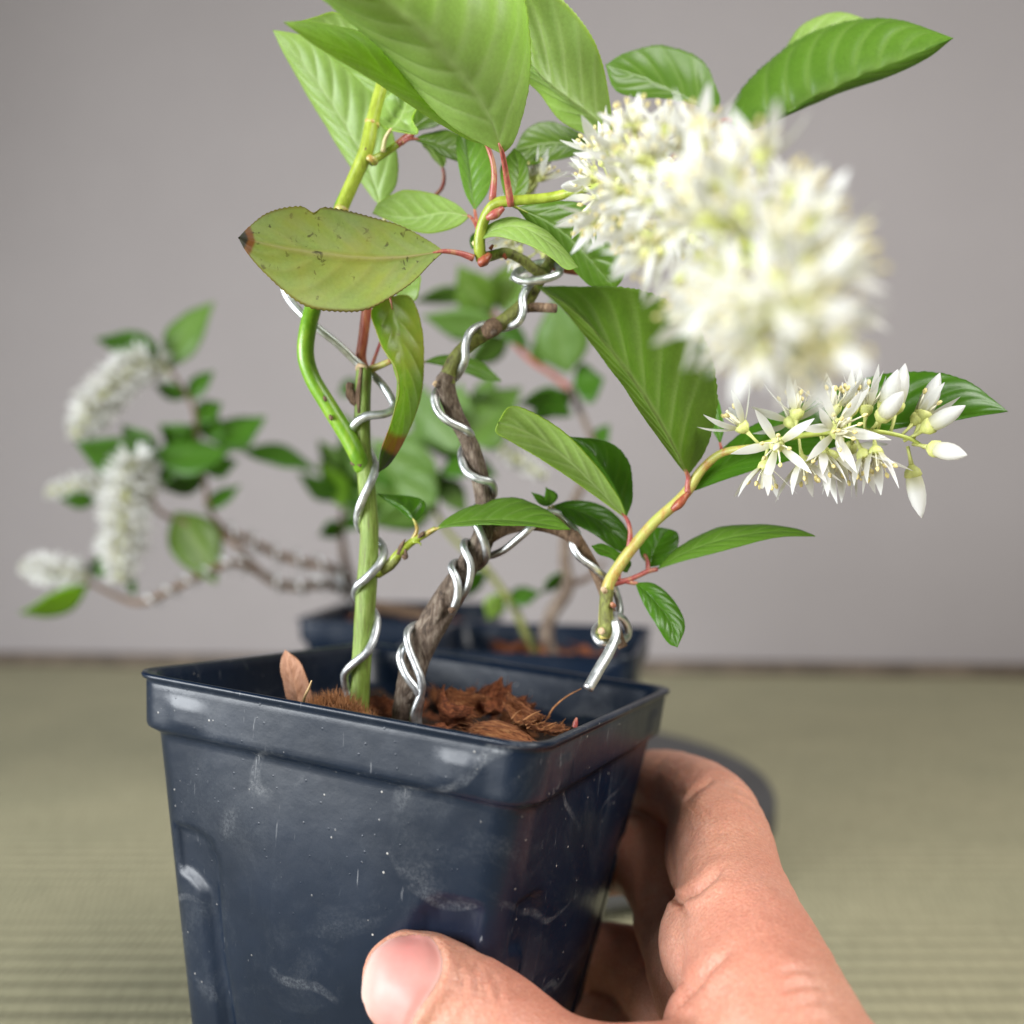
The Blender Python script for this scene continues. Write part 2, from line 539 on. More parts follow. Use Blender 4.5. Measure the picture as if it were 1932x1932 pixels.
def pot_geo(dense):
    ns, nc = (44, 10) if dense else (10, 5)
    rows = []        # (half, rc, z, body?)
    H = .0474
    rows += [(H - .0012, .0062, .0000, 0), (H - .0002, .0066, .0001, 0), (H, .0066, -.0004, 0), (H - .0002, .0066, -.0010, 0), (H - .0010, .0064, -.0013, 0),
             (H - .0009, .0064, -.0020, 0)]
    nb = 8 if dense else 3
    for i in range(1, nb + 1):
        t = i / nb
        rows.append((H - .0009 - .0006 * t, .0064, -.0020 - .0085 * t, 2))
    rows += [(H - .0017, .0064, -.0112, 0), (H - .0026, .0065, -.0119, 0), (H - .0033, .0066, -.0123, 0), (H - .0036, .0066, -.0130, 0)]
    nb = 66 if dense else 6
    for i in range(1, nb + 1):
        t = i / nb
        rows.append((H - .0036 - .0098 * t, .0066, -.0130 - (HP - .0130 - .0015) * t, 1))
    rows += [(H - .0139, .0064, -HP + .0004, 0), (H - .0152, .008, -HP, 0)]
    def mk(rows, disp):
        V = []
        for half, rc, z, kind in rows:
            pts = ring(half, rc, ns, nc)
            s = half - rc
            for idx, (x, y, _) in enumerate(pts):
                if disp and kind:
                    h = -z * 100
                    ax, ay = abs(x), abs(y)
                    a = (half - min(ax, ay)) * 100          # distance from the corner along the face, cm
                    n = Vector((x / ax if ax > ay else 0, y / ay if ay >= ax else 0, 0))
                    dd = 0
                    if kind == 1:
                        def arch(w, top):
                            cy = top + .55
                            if h > cy: q = a - w
                            else: q = math.hypot(max(a - (w - .55), 0), cy - h) - .55
                            return 1 - sstep(-.045, .045, q)
                        dd = (.0013 * arch(1.62, 3.15) - .0012 * arch(1.22, 4.15)) * sstep(.45, .62, a)
                        # wall bows in slightly mid face
                        dd -= .0024 * math.sin(math.pi * min(1, max(0, (h - 1.3) / 7.2))) * sstep(0, 3, a)
                    elif kind == 2:
                        f = (1 - sstep(.35, .48, abs(a - 1.45))) * (1 - sstep(.22, .34, abs(h - .72)))
                        dd = -.0005 * f
                    x -= n.x * dd; y -= n.y * dd
                V.append((x, y, z))
        return V
    V = mk(rows, dense)
    m = len(ring(.04, .005, ns, nc))
    inner = [(H - .0020, .007, -.0002), (H - .0028, .0068, -.0020), (H - .0034, .0072, -.0100), (H - .0045, .0078, -.0116), (H - .0056, .008, -.0130),
             (H - .0070, .008, -.0220), (H - .0140, .0075, -HP + .003)]
    # outer skin ends in a closed floor, inner skin in its own floor
    Fa = []
    nr = len(rows)
    for i in range(nr - 1):
        for j in range(m):
            k = (j + 1) % m
            Fa.append((i * m + j, (i + 1) * m + j, (i + 1) * m + k, i * m + k))
    Fa.append(tuple((nr - 1) * m + j for j in range(m))[::-1])
    o0 = len(V)
    for half, rc, z in inner:
        for (x, y, _) in ring(half, rc, ns, nc):
            V.append((x, y, z))
    for j in range(m):
        k = (j + 1) % m
        Fa.append((j, k, o0 + k, o0 + j))
    for i in range(len(inner) - 1):
        for j in range(m):
            k = (j + 1) % m
            Fa.append((o0 + i * m + j, o0 + i * m + k, o0 + (i + 1) * m + k, o0 + (i + 1) * m + j))
    Fa.append(tuple(o0 + (len(inner) - 1) * m + j for j in range(m)))
    return V, Fa, m
def split_pot(V, Fa, nrim_rows, m):
    return V, Fa
def make_pot(M, label, dense, name='nursery_pot', group=None):
    r = bpy.data.objects.new(name, None)
    C.objects.link(r)
    r.empty_display_size = .02
    r.matrix_world = M @ Matrix.Translation((0, 0, 0))
    tag(r, label, 'plant pot', group)
    V, Fa, m = pot_geo(dense)
    zcut = -.0119
    rimF = [f for f in Fa if all(V[i][2] > zcut - 1e-6 for i in f)]
    bodF = [f for f in Fa if not all(V[i][2] > zcut - 1e-6 for i in f)]
    for nm, ff in (('rim', rimF), ('body', bodF)):
        used = sorted({i for f in ff for i in f})
        mp = {i: k for k, i in enumerate(used)}
        lk_local(nm, [V[i] for i in used], [tuple(mp[i] for i in f) for f in ff], [POT], r)
    return r
RP = Matrix(((.912, .399, .09), (-.403, .915, .027), (-.072, -.061, .996)))
RP = RP.to_quaternion().to_matrix()
PC = Vector((-1.92, 22.467, CZ - 3.99)) * .01
MP = Matrix.Translation(PC) @ RP.to_4x4()
make_pot(MP, 'square black plastic nursery pot held up by the hand', True)
def upright(x, y, ang):
    return Matrix.Translation((x * .01, y * .01, TH + HP)) @ Matrix.Rotation(math.radians(ang), 4, 'Z')
M1 = upright(-5.6, 51.0, -6)
M2 = upright(.9, 40.2, -12)
make_pot(M1, 'blurred black pot at the back of the turntable, with branches leaning far out', False)
make_pot(M2, 'blurred black pot on the turntable just behind the held pot', False)

def soil(M, half, z, name, label, n=40):
    V, Fa = [], []
    for i in range(n + 1):
        for j in range(n + 1):
            x = -half + 2 * half * i / n; y = -half + 2 * half * j / n
            q = Vector((x * 220, y * 220, 3))
            h = .0035 * noise.noise(q * .6) + .0022 * noise.noise(q * 1.9)
            V.append(M @ Vector((x, y, z + h)))
    for i in range(n):
        for j in range(n):
            a = i * (n + 1) + j
            Fa.append((a, a + n + 1, a + n + 2, a + 1))
    return tag(link(name, mesh(name, V, Fa), [SOIL]), label, 'soil', kind='stuff')
soil(MP, .0396, -.0134, 'potting_mix', 'dark crumbly potting mix in the held pot')
soil(M1, .0372, -.0150, 'potting_mix', 'potting mix in the blurred pot at the back', 14)
soil(M2, .0372, -.0150, 'potting_mix', 'potting mix in the blurred pot behind the held pot', 14)

# ------------------------------------------------------------------ husk chips, fibres, dry leaf
def chip_mesh(seed, curl=.0):
    rnd = random.Random(seed)
    nx, ny = 14, 12
    V, Fa = [], []
    out = [1 + .35 * noise.noise(Vector((i * .55, seed * 3.1, 0))) + .07 * rnd.uniform(-1, 1) for i in range(nx + 1)]
    for side in (1, -1):
        for i in range(nx + 1):
            for j in range(ny + 1):
                u = 2 * i / nx - 1; v = 2 * j / ny - 1
                wv = v * .5 * out[i] * (1 - .45 * abs(u) ** 2.5)
                q = Vector((u * 2 + seed, v * 2, side))
                x = u * (1 + .12 * noise.noise(Vector((v * 3, seed, 0))))
                z = curl * (u * u * .6 + v * v * .45) + .12 * noise.noise(q * 1.2) + side * (.13 + .08 * noise.noise(q * 2.2)) * (1 - .6 * max(abs(u), abs(v)) ** 4) + .05 * noise.noise(Vector((u * 1.5, v * 9, side + seed)))
                V.append((x, wv, z))
    n1 = (nx + 1) * (ny + 1)
    for i in range(nx):
        for j in range(ny):
            a = i * (ny + 1) + j
            Fa.append((a, a + ny + 1, a + ny + 2, a + 1))
            Fa.append((n1 + a, n1 + a + 1, n1 + a + ny + 2, n1 + a + ny + 1))
    bd = [i * (ny + 1) for i in range(nx + 1)] + [nx * (ny + 1) + j for j in range(1, ny + 1)] + [i * (ny + 1) + ny for i in range(nx - 1, -1, -1)] + [j for j in range(ny - 1, 0, -1)]
    for k in range(len(bd)):
        a, b = bd[k], bd[(k + 1) % len(bd)]
        Fa.append((b, a, n1 + a, n1 + b))
    for k in range(70):                     # frayed fibres along the grain
        a = Vector(V[rnd.randrange(len(V))]); dx = rnd.choice((-1, 1)) * rnd.uniform(.25, .7)
        tp = a + Vector((dx, rnd.gauss(0, .12), rnd.uniform(-.02, .22))); q = len(V); w = rnd.uniform(.012, .03)
        V += [tuple(a + Vector((0, w, -.03))), tuple(a + Vector((0, -w, -.03))), tuple(a + Vector((0, 0, w))), tuple(tp)]
        Fa += [(q, q + 1, q + 3), (q + 1, q + 2, q + 3), (q + 2, q, q + 3)]
    return mesh('husk_chip', V, Fa)
def chips():
    protos = []
    for s in range(8):
        me = chip_mesh(s * 3.7 + 1, [1.3, .4, .9, -.8, .3, 1.1, .6, -.5][s])
        me.polygons.foreach_set('use_smooth', [True] * len(me.polygons))
        me.materials.append(HCHIP if s % 3 else HCHIP2)
        protos.append(me)
    def put(k, loc, sc, rot, label, group=None):
        o = bpy.data.objects.new('husk_chip', protos[k]); C.objects.link(o)
        o.matrix_world = Matrix.Translation(loc) @ rot.to_matrix().to_4x4() @ Matrix.Diagonal((*sc, 1))
        tag(o, label, 'husk chip', group)
    from mathutils import Euler
    S = .01
    special = [
        (2, (905, 1318, 22.2), (.5, .55, .5), (1.2, .5, 2.2), 'rolled russet husk flake behind the curled chip'),
        (5, (838, 1342, 20.6), (.5, .6, .5), (.8, -.5, 2.6), 'rolled dark husk flake touching the woody trunk'),
        (0, (990, 1356, 20.5), (.55, .5, .5), (.7, .4, -.6), 'curled reddish husk flake above the wide fibrous chip'),
        (0, (862, 1332, 21.2), (.62, .75, .5), (1.0, .3, .5), 'curled orange brown husk chip right beside the woody trunk'),
        (5, (928, 1330, 21.6), (.62, .62, .5), (.5, -.4, 1.2), 'tan arched husk chip leaning against the inner pot wall'),
        (3, (952, 1368, 19.8), (.85, .85, .45), (.3, .22, -.2), 'wide fibrous husk chip in the near pot corner'),
        (6, (1025, 1372, 20.0), (.6, .55, .35), (.2, .25, .4), 'pale stringy husk chip end pointing at the right pot wall'),
        (1, (724, 1332, 21.6), (.6, .7, .45), (.7, .2, .8), 'reddish husk chip wedged between the green stem and the woody trunk'),
        (4, (820, 1374, 20.0), (.5, .55, .4), (.1, .1, .9), 'dark husk chip lying at the foot of the woody trunk'),
        (7, (880, 1306, 22.4), (.28, .4, .35), (.1, -1.2, .3), 'thin upright husk splinter behind the curled chip'),
        (2, (975, 1336, 21.8), (.6, .6, .4), (.6, .2, 1.9), 'dark brown husk chip tipped on edge by the inner wall'),
    ]
    for k, (u, v, d), sc, ro, lab in special:
        put(k, P(u, v + 6, d), tuple(x * S * .85 for x in sc), Euler(ro), lab)
    rnd = random.Random(11)
    for i in range(44):
        x = rnd.uniform(-.033, .033); y = rnd.uniform(-.033, .033)
        w = MP @ Vector((x, y, -.0134 + rnd.uniform(-.001, .001)))
        s = rnd.uniform(.35, .68) * S
        put(rnd.randrange(8), w, (s, s, s * .8), Euler((rnd.uniform(-.5, .5), rnd.uniform(-.4, .4), rnd.uniform(0, 6.3))),
            'small brown coconut husk chip lying on the potting mix of the held pot', 'husk chips on the held pot')
    for M, lab in ((M1, 'brown husk chip in the blurred pot at the back'), (M2, 'brown husk chip in the blurred pot behind the held pot')):
        for i in range(16):
            w = M @ Vector((rnd.uniform(-.032, .032), rnd.uniform(-.032, .032), -.0125))
            s = rnd.uniform(.4, .9) * S
            put(rnd.randrange(8), w, (s, s, s), Euler((rnd.uniform(-.5, .5), rnd.uniform(-.5, .5), rnd.uniform(0, 6.3))), lab, lab.replace('chip', 'chips'))
    # bristly coir pad left of the green stem
    V, Fa = [], []
    base = P(642, 1334, 20.0)
    ax = (P(702, 1348, 19.8) - base)
    import itertools
    for i in range(950):
        a = rnd.uniform(-1, 1); t = rnd.uniform(-1, 1)
        p = base + ax * a + RP @ Vector((0, t * .0045, .0015 - .0045 * (a * a * .7 + t * t * .6)))
        tip = p + Vector((rnd.gauss(0, .0011), rnd.gauss(0, .0011), rnd.uniform(.0008, .0030)))
        w = rnd.uniform(.00007, .00016)
        k = len(V)
        for j in range(3):
            an = 2.1 * j
            V.append(p + Vector((math.cos(an) * w, math.sin(an) * w, -.001)))
        V.append(tip)
        Fa += [(k, k + 1, k + 3), (k + 1, k + 2, k + 3), (k + 2, k, k + 3)]
    pad = thing('coir_pad', 'bristly rust brown coir pad at the foot of the green stem', 'coir pad', base - Vector((0, 0, .004)))
    n0 = 24
    VV, FF = [], []
    for i in range(n0 + 1):
        for j in range(n0 + 1):
            a = 2 * i / n0 - 1; t = 2 * j / n0 - 1
            VV.append(base + ax * a * 1.02 + RP @ Vector((0, t * .0048, .0012 - .0048 * (a * a * .7 + t * t * .6) + .0008 * noise.noise(Vector((a * 9, t * 5, 1))))))
    for i in range(n0):
        for j in range(n0):
            q = i * (n0 + 1) + j
            FF.append((q, q + n0 + 1, q + n0 + 2, q + 1))
    link('mat_core', mesh('mat_core', VV, FF), [HUSK], pad)
    tag(link('bristles', mesh('bristles', V, Fa), [FIBRE], pad, False), kind='stuff')
    # fibres
    def fib(pts, r, lab, m=FIBREL):
        o = tube('fibre', pts, r, m, None, 18, 6)
        tag(o, lab, 'fibre')
    fib([(572, 1328, 19.6), (576, 1312, 19.4), (583, 1298, 19.3), (588, 1284, 19.2)], [.035, .03, .025, .012], 'pale straw coloured fibre sticking up beside the dry leaf')
    fib([(1032, 1356, 20.3), (1045, 1335, 20.3), (1068, 1315, 20.4), (1097, 1299, 20.5)], [.022, .02, .016, .01], 'long thin reddish fibre arching toward the cut wire tail', FIBRE)
    fib([(1084, 1372, 19.6), (1086, 1362, 19.6), (1088, 1354, 19.6)], [.06, .05, .02], 'short pink fibre stub by the right pot wall', PINK)
    for i in range(26):
        x = rnd.uniform(960, 1062); v0 = 1352 + (x - 960) * .26 + rnd.uniform(-8, 12)
        d = 20.0 + rnd.uniform(-.3, .5)
        L = rnd.uniform(12, 34); an = rnd.uniform(.1, .9)
        fib([(x, v0 + 6, d), (x + L * .5 * math.cos(an), v0 + 2 - L * .45 * math.sin(an), d), (x + L * math.cos(an), v0 - L * math.sin(an) * .8, d - .05)],
            [.018, .014, .006], 'short brown fibre fraying from the wide husk chip', FIBRE)
        C.objects[-1]['group'] = 'fibres fraying from the wide husk chip'
chips()

# ------------------------------------------------------------------ leaves
def leaf(parent, mid, e1, e2, d=(21, 21), e=(0, 0), kind='pale', seen='under', veins=7, n=56, m=11, bulge=.20, relief=.72,
         burn=None, notch=None, vs=1.0, petiole=None, pmat=None, pr=.055, arch=0, name='leaf', asym=.0, teeth=.02):
    """mid: (u,v) list base..tip. e1, e2: edges between. d: distance at base, tip. e: extra distance of each edge half way."""
    def d3(pts, off, ed):
        # param by chord
        q = [Vector((p[0], p[1])) for p in pts]
        L = [0]
        for a, b in zip(q, q[1:]): L.append(L[-1] + (b - a).length)
        out = []
        for p, l in zip(pts, L):
            s = l / max(L[-1], 1e-6)
            dd = p[2] if len(p) > 2 else d[0] + (d[1] - d[0]) * s + ed * math.sin(math.pi * min(1, max(0, s))) + arch * math.sin(math.pi * s)
            out.append(P(p[0], p[1], dd))
        return out
    if n >= 30: n, m = max(n, min(112, veins * 13)), max(m, 22)
    M_ = cr(d3(mid, 0, 0), n + 1)
    E = [cr(d3([mid[0]] + ed + [mid[-1]], 0, o), n + 1) for ed, o in ((e1, e[0]), (e2, e[1]))]
    rows = []   # per station: list of (pos, vein, margin)
    ce = (CAM - M_[n // 2])
    for i in range(n + 1):
        s = i / n
        t = (M_[min(i + 1, n)] - M_[max(i - 1, 0)])
        t = t.normalized() if t.length > 0 else Vector((0, 0, 1))
        row = []
        for side in (0, 1):
            ev = E[side][i] - M_[i]
            w = ev.length
            nr = t.cross(ev) * (1 if side == 0 else -1)
            nr = nr.normalized() if nr.length > 1e-12 else Vector((0, -1, 0))
            if nr.dot(ce) < 0 and False: nr = -nr
            lst = []
            for j in range(0 if side == 0 else 1, m + 1):
                tt_ = j / m
                ph = (s * 1.02 - .26 * tt_ ** 1.15 + (.07 if side else 0)) * veins
                k = round(ph)
                dist = abs(ph - k)
                wv = .10 + .04 * (1 - tt_)
                vv = math.exp(-(dist / wv) ** 2) * (1 - .75 * tt_ ** 3) * (.25 + .75 * min(1, 6 * tt_ + .1)) * min(1, 4 * (1 - s) + .1) if 0 < k < veins else 0
                rib = math.exp(-(tt_ / (.05 + .03 * s)) ** 2) * (1 - .5 * s)
                quilt = -math.cos(2 * math.pi * ph) * .5 * tt_ * (1 - tt_) * 2
                h = w * bulge * 4 * tt_ * (1 - tt_) * .5 + relief * min(w, .012) * (.05 * quilt - .04 * vv * vs - .05 * rib)
                h += relief * .0003 * noise.noise(M_[i] * 160 + ev * tt_ * 160) + min(w, .012) * .11 * tt_ ** 2 * noise.noise(Vector((s * 4.5, side * 9 + mid[0][0] * .013, mid[0][1] * .01)))
                sc = tt_
                if j == m and teeth:
                    sc *= 1 + teeth * (1.6 * ((s * 46) % 1) - .8)
                if notch and side == notch[0]:
                    q = (s - notch[1]) / notch[2]
                    if abs(q) < 1: sc = min(sc, 1 - notch[3] * (1 - abs(q)) ** .7 * tt_ ** 2)
                pos = M_[i] + ev * sc + nr * h
                bn = 0
                if burn:
                    bn = max(0, (s - burn[0]) / (1 - burn[0])) * (1.15 if burn[1] is None else (1.3 * (tt_ if side == burn[1] else .25 * (1 - tt_))))
                lst.append((pos, max(vv * .55 * vs, rib), tt_, bn))
            if side == 0: lst.reverse()
            row += lst
        rows.append(row)
    W = 2 * m + 1
    flat = [x for r in rows for x in r]
    pos = [x[0] for x in flat]
    # vertex normals
    nv = []
    for i in range(n + 1):
        for j in range(W):
            a = pos[min(i + 1, n) * W + j] - pos[max(i - 1, 0) * W + j]
            b = pos[i * W + min(j + 1, W - 1)] - pos[i * W + max(j - 1, 0)]
            q = a.cross(b)
            nv.append(q.normalized() if q.length > 1e-14 else Vector((0, 0, 0)))
    fc = sum(nv[i].dot(CAM - pos[i]) for i in range(len(pos)))
    th = .00013
    sgn = 1 if fc > 0 else -1
    V = [p + q * th * sgn for p, q in zip(pos, nv)] + [p - q * th * sgn for p, q in zip(pos, nv)]
    Fa, mi = [], []
    o2 = len(pos)
    for i in range(n):
        for j in range(W - 1):
            a = i * W + j
            f = (a, a + W, a + W + 1, a + 1)
            if sgn < 0: f = f[::-1]
            Fa.append(f); mi.append(0)
            Fa.append(tuple(x + o2 for x in f[::-1])); mi.append(1)
    bd = [i * W for i in range(n + 1)]
    bd2 = [i * W + W - 1 for i in range(n + 1)]
    for b_, rv in ((bd, 0), (bd2, 1)):
        for x, y in zip(b_, b_[1:]):
            f = (x, y, y + o2, x + o2)
            if (rv == 1) != (sgn < 0): f = f[::-1]
            Fa.append(f[::-1]); mi.append(0)
    me = mesh('leaf', V, Fa)
    for nm, ix in (('vein', 1), ('margin', 2), ('burn', 3)):
        at = me.attributes.new(nm, 'FLOAT', 'POINT')
        vals = [x[ix] for x in flat]
        at.data.foreach_set('value', vals + vals)
    top, und = LT[kind]
    mats = [und, top] if seen == 'under' else [top, und]
    me.polygons.foreach_set('material_index', mi)
    o = link(name, me, mats, parent)
    if petiole:
        b0 = mid[0]
        dd = b0[2] if len(b0) > 2 else d[0]
        pts = [(mid[0][0] * .7 + mid[1][0] * .3, mid[0][1] * .7 + mid[1][1] * .3, dd + (d[1] - d[0]) * .06), (b0[0], b0[1], dd)] + petiole
        tube('petiole', pts, [pr * .25, pr * .65] + [pr * .82] * (len(petiole) - 1) + [pr * 1.1], pmat or PINK, o, 14, 8)
    return o
def quick(parent, b, t, hw, d=(46, 46), kind='back', seen='top', bend=0, tilt=0, n=18, m=4, up=1.0, down=1.0):
    """simple leaf from base to tip with half width hw and sideways bend (picture units)."""
    b = Vector(b); t = Vector(t)
    ax = t - b
    L = ax.length
    nx = Vector((ax.y, -ax.x)) / L
    mid, e1, e2 = [], [], []
    for k in range(7):
        s = k / 6
        c = b + ax * s + nx * bend * math.sin(math.pi * s)
        mid.append((c.x, c.y))
        if 0 < k < 6:
            w = hw * (math.sin(math.pi * s ** .8) ** 1.15)
            a = c + nx * w * up; z = c - nx * w * down
            e1.append((a.x, a.y)); e2.append((z.x, z.y))
    return leaf(parent, mid, e1, e2, d, (tilt, -tilt), kind, seen, 6, n, m, teeth=0)

# ------------------------------------------------------------------ plant with the green stem
A = thing('potted_shrub', 'leafy cutting with a straight green stem in the held pot', 'plant', P(672, 1400, 20.8))
SD = 20.8
stemA = [(672, 1412, SD), (676, 1340, SD), (684, 1220, SD), (691, 1120, SD), (697, 1010, SD), (691, 905, SD), (684, 840, SD), (684, 765, SD), (687, 695, SD)]
tube('stem', stemA, [.235, .225, .215, .225, .205, .19, .18, .175, .17], GREEN, A, 90, 20, .06)
tube('cut_end', [(687, 699, SD), (687, 692, SD), (688, 688, SD)], [.175, .165, .11], CUT, A, 8, 16, .25)
tube('bark_seam', [(677, 780, SD - .15), (676, 745, SD - .15), (680, 710, SD - .15), (682, 694, SD - .14)], [.03, .05, .045, .05], BARK2, A, 24, 8, .4)
tube('dry_stub', [(680, 765, SD), (668, 752, SD - .05), (660, 735, SD - .05), (662, 722, SD - .05)], [.11, .12, .10, .06], BARK2, A, 18, 10, .35)
tube('branch', [(684, 885, SD), (676, 862, SD - .12), (655, 822, SD - .15), (620, 765, SD - .2), (590, 715, SD - .25), (577, 672, SD - .3), (580, 625, SD - .3), (592, 575, SD - .2), (612, 500, SD), (640, 400, SD + .1), (665, 345, SD + .1), (690, 285, SD), (701, 235, SD), (714, 185, SD), (729, 130, SD)],
     [.18, .19, .19, .185, .18, .185, .185, .18, .165, .15, .15, .15, .14, .13, .13], FRESH, A, 130, 18, .03)
tube('node_ring', [(664, 872, SD - .12), (676, 876, SD - .18), (690, 873, SD - .12)], [.06, .075, .06], BARK2, A, 14, 8, .4)
tube('shoot', [(640, 402, SD + .1), (665, 345, SD + .08), (690, 287, SD - .02), (701, 236, SD - .02), (714, 185, SD - .02), (730, 127, SD - .02)], [.157, .157, .158, .147, .137, .135], LIME, A, 60, 18, .05)
for (u, v, r) in ((702, 233, .165), (690, 282, .06), (645, 396, .16), (728, 132, .14), (700, 302, .16)):
    tube('node', [(u - 2, v + 5, SD - (.1 if r < .1 else 0)), (u, v, SD - (.12 if r < .1 else 0)), (u + 2, v - 5, SD - (.1 if r < .1 else 0))], [r * .9, r * 1.06, r * .9], BLUSH if r > .1 else BARK2, A, 10, 14, .12)
for (u, v) in ((613, 752), (624, 788)):
    tube('lenticel', [(u - 2, v - 5, SD - .40), (u, v, SD - .42), (u + 2, v + 5, SD - .38)], [.02, .045, .02], BARK2, A, 8, 8, .4)
tube('twig', [(698, 305, SD), (722, 292, SD + .1), (745, 276, SD + .2), (775, 254, SD + .4)], [.11, .085, .08, .075], LIME, A, 24, 12, .05)
tube('twig_tip', [(748, 274, SD + .2), (762, 263, SD + .3), (778, 252, SD + .4)], [.078, .082, .075], PINK, A, 14, 12, .05)
tube('red_shoot', [(687, 700, SD + .5), (681, 675, SD + .5), (685, 640, SD + .5), (691, 590, SD + .5), (697, 540, SD + .5)], [.13, .12, .115, .115, .1], RUST, A, 30, 14, .05)
tube('twig', [(692, 700, SD + .3), (712, 692, SD + .2), (735, 682, SD + .1), (760, 672, SD + .2), (800, 683, 22.6)], [.1, .08, .07, .05, .04], BLUSH, A, 24, 10, .06)
tube('twig', [(712, 1082, SD), (735, 1066, SD - .15), (757, 1040, SD - .2), (778, 1022, SD - .2), (800, 1010, SD - .25), (822, 997, SD - .3)], [.12, .115, .1, .085, .07, .055], LIME, A, 36, 12, .08)
tube('twig_bark', [(722, 1076, SD - .08), (738, 1064, SD - .16), (750, 1050, SD - .18)], [.12, .125, .11], OLIVE, A, 16, 12, .15)
tube('bud_scale', [(752, 1046, SD - .25), (757, 1030, SD - .28), (765, 1017, SD - .28)], [.06, .045, .01], BARK2, A, 10, 8, .3)
tube('bud_scale', [(760, 1048, SD - .25), (766, 1052, SD - .28), (764, 1036, SD - .3)], [.05, .05, .02], BARK2, A, 10, 8, .3)
tube('bud_scale', [(780, 1022, SD - .25), (792, 1024, SD - .28), (794, 1030, SD - .28)], [.04, .025, .008], LIME, A, 10, 8, .1)
tube('bud_scale', [(790, 1014, SD - .28), (796, 1008, SD - .36), (801, 1004, SD - .34)], [.04, .05, .03], BARK2, A, 10, 8, .3)
# leaves of A
leaf(A, [(735, 560), (752, 640), (764, 715), (757, 785), (738, 845), (714, 891)], [(775, 561), (797, 620), (800, 700), (791, 760), (768, 820), (738, 872)],
     [(700, 590), (722, 650), (747, 692), (752, 742), (741, 792), (719, 850)], (20.2, 19.9), (.25, -.5), 'old', 'top', 8, burn=(.66, None), bulge=-.3,
     petiole=[(728, 600, 20.5), (733, 650, 20.6), (738, 683, 20.7)], pr=.05)
leaf(A, [(783, 985), (768, 962), (742, 946), (712, 932)], [(802, 962), (800, 945), (770, 937), (738, 934)], [(772, 978), (752, 962), (730, 946)], (20.5, 20.8), (.3, 0), 'green', 'top', 5, 36, 8,
     petiole=[(787, 1000, 20.55), (778, 1020, 20.6)], pmat=BLUSH, pr=.05)
leaf(A, [(822, 998), (880, 984), (955, 983), (1025, 990), (1076, 999)], [(850, 975), (890, 955), (940, 942), (990, 945), (1040, 968)], [(860, 993), (930, 990), (1000, 993), (1045, 998)],
     (20.4, 19.6), (.7, -.3), 'green', 'under', 8, bulge=.12, petiole=[(814, 1001, 20.45), (804, 1008, 20.5)], pmat=BLUSH, pr=.055)
leaf(A, [(720, 388), (690, 310), (640, 220), (585, 140), (515, 57)], [(705, 375), (672, 330), (625, 255), (580, 180), (538, 105)], [(748, 345), (748, 280), (722, 200), (660, 118), (605, 72), (555, 63)],
     (22.2, 21.5), (.3, -.2), 'pale', 'under', 8, petiole=[(726, 410, 22.2), (715, 450, 22)], pmat=PALEP)
leaf(A, [(744, 205), (705, 150), (650, 98), (600, 65), (556, 45)], [(758, 160), (705, 62), (640, 24), (595, 32)], [(715, 185), (665, 140), (610, 95), (575, 60)], (21.4, 20.8), (-.2, .3), 'pale', 'under', 8,
     petiole=[(765, 240, 21.4), (775, 255, 21.3)], pmat=PALEP)
leaf(A, [(736, 246), (748, 232), (762, 205), (768, 171)], [(718, 236), (708, 210), (722, 185), (745, 172)], [(786, 251), (778, 225), (787, 200), (783, 180)], (20.6, 20.9), (.5, -.5), 'pale', 'under', 5, 36, 8, bulge=-.3,
     petiole=[(727, 262, 20.7), (722, 287, 20.8)], pmat=PALEP)
leaf(A, [(782, 262), (815, 268), (855, 284), (905, 308)], [(805, 251), (845, 246), (885, 262), (905, 285)], [(808, 274), (845, 297), (890, 310)], (21.3, 22.2), (.5, -.2), 'olive', 'under', 6, 40, 8,
     petiole=[(770, 263, 21.1), (758, 270, 21.0)], pr=.05)
leaf(A, [(772, 250), (795, 232), (830, 212), (870, 200)], [(770, 225), (800, 195), (840, 190)], [(795, 245), (830, 235), (860, 215)], (21.4, 22), (.3, -.1), 'olive', 'under', 5, 36, 8)
leaf(A, [(836, 318), (824, 295), (808, 275), (792, 262)], [(842, 300), (832, 280), (812, 266)], [(826, 308), (808, 288), (796, 272)], (22.4, 22), (0, .3), 'pale', 'under', 4, 30, 6,
     petiole=[(838, 340, 22.5), (832, 358, 22.5), (818, 372, 22.5), (785, 420, 22)], pmat=PINK, pr=.055)
leaf(A, [(800, 683), (850, 684), (900, 697), (946, 720)], [(830, 671), (875, 672), (915, 690)], [(840, 692), (880, 705), (915, 716)], (22.6, 23.4), (.4, -.2), 'green', 'under', 6, 36, 8)
leaf(A, [(752, 562), (765, 545), (780, 522), (788, 500)], [(745, 545), (757, 520), (775, 505)], [(770, 572), (788, 555), (794, 525)], (21.5, 21.5), (.3, -.3), 'pale', 'under', 4, 30, 6, petiole=[(740, 590, 21.5), (720, 640, 21.4), (700, 695, 21.2)], pr=.04)

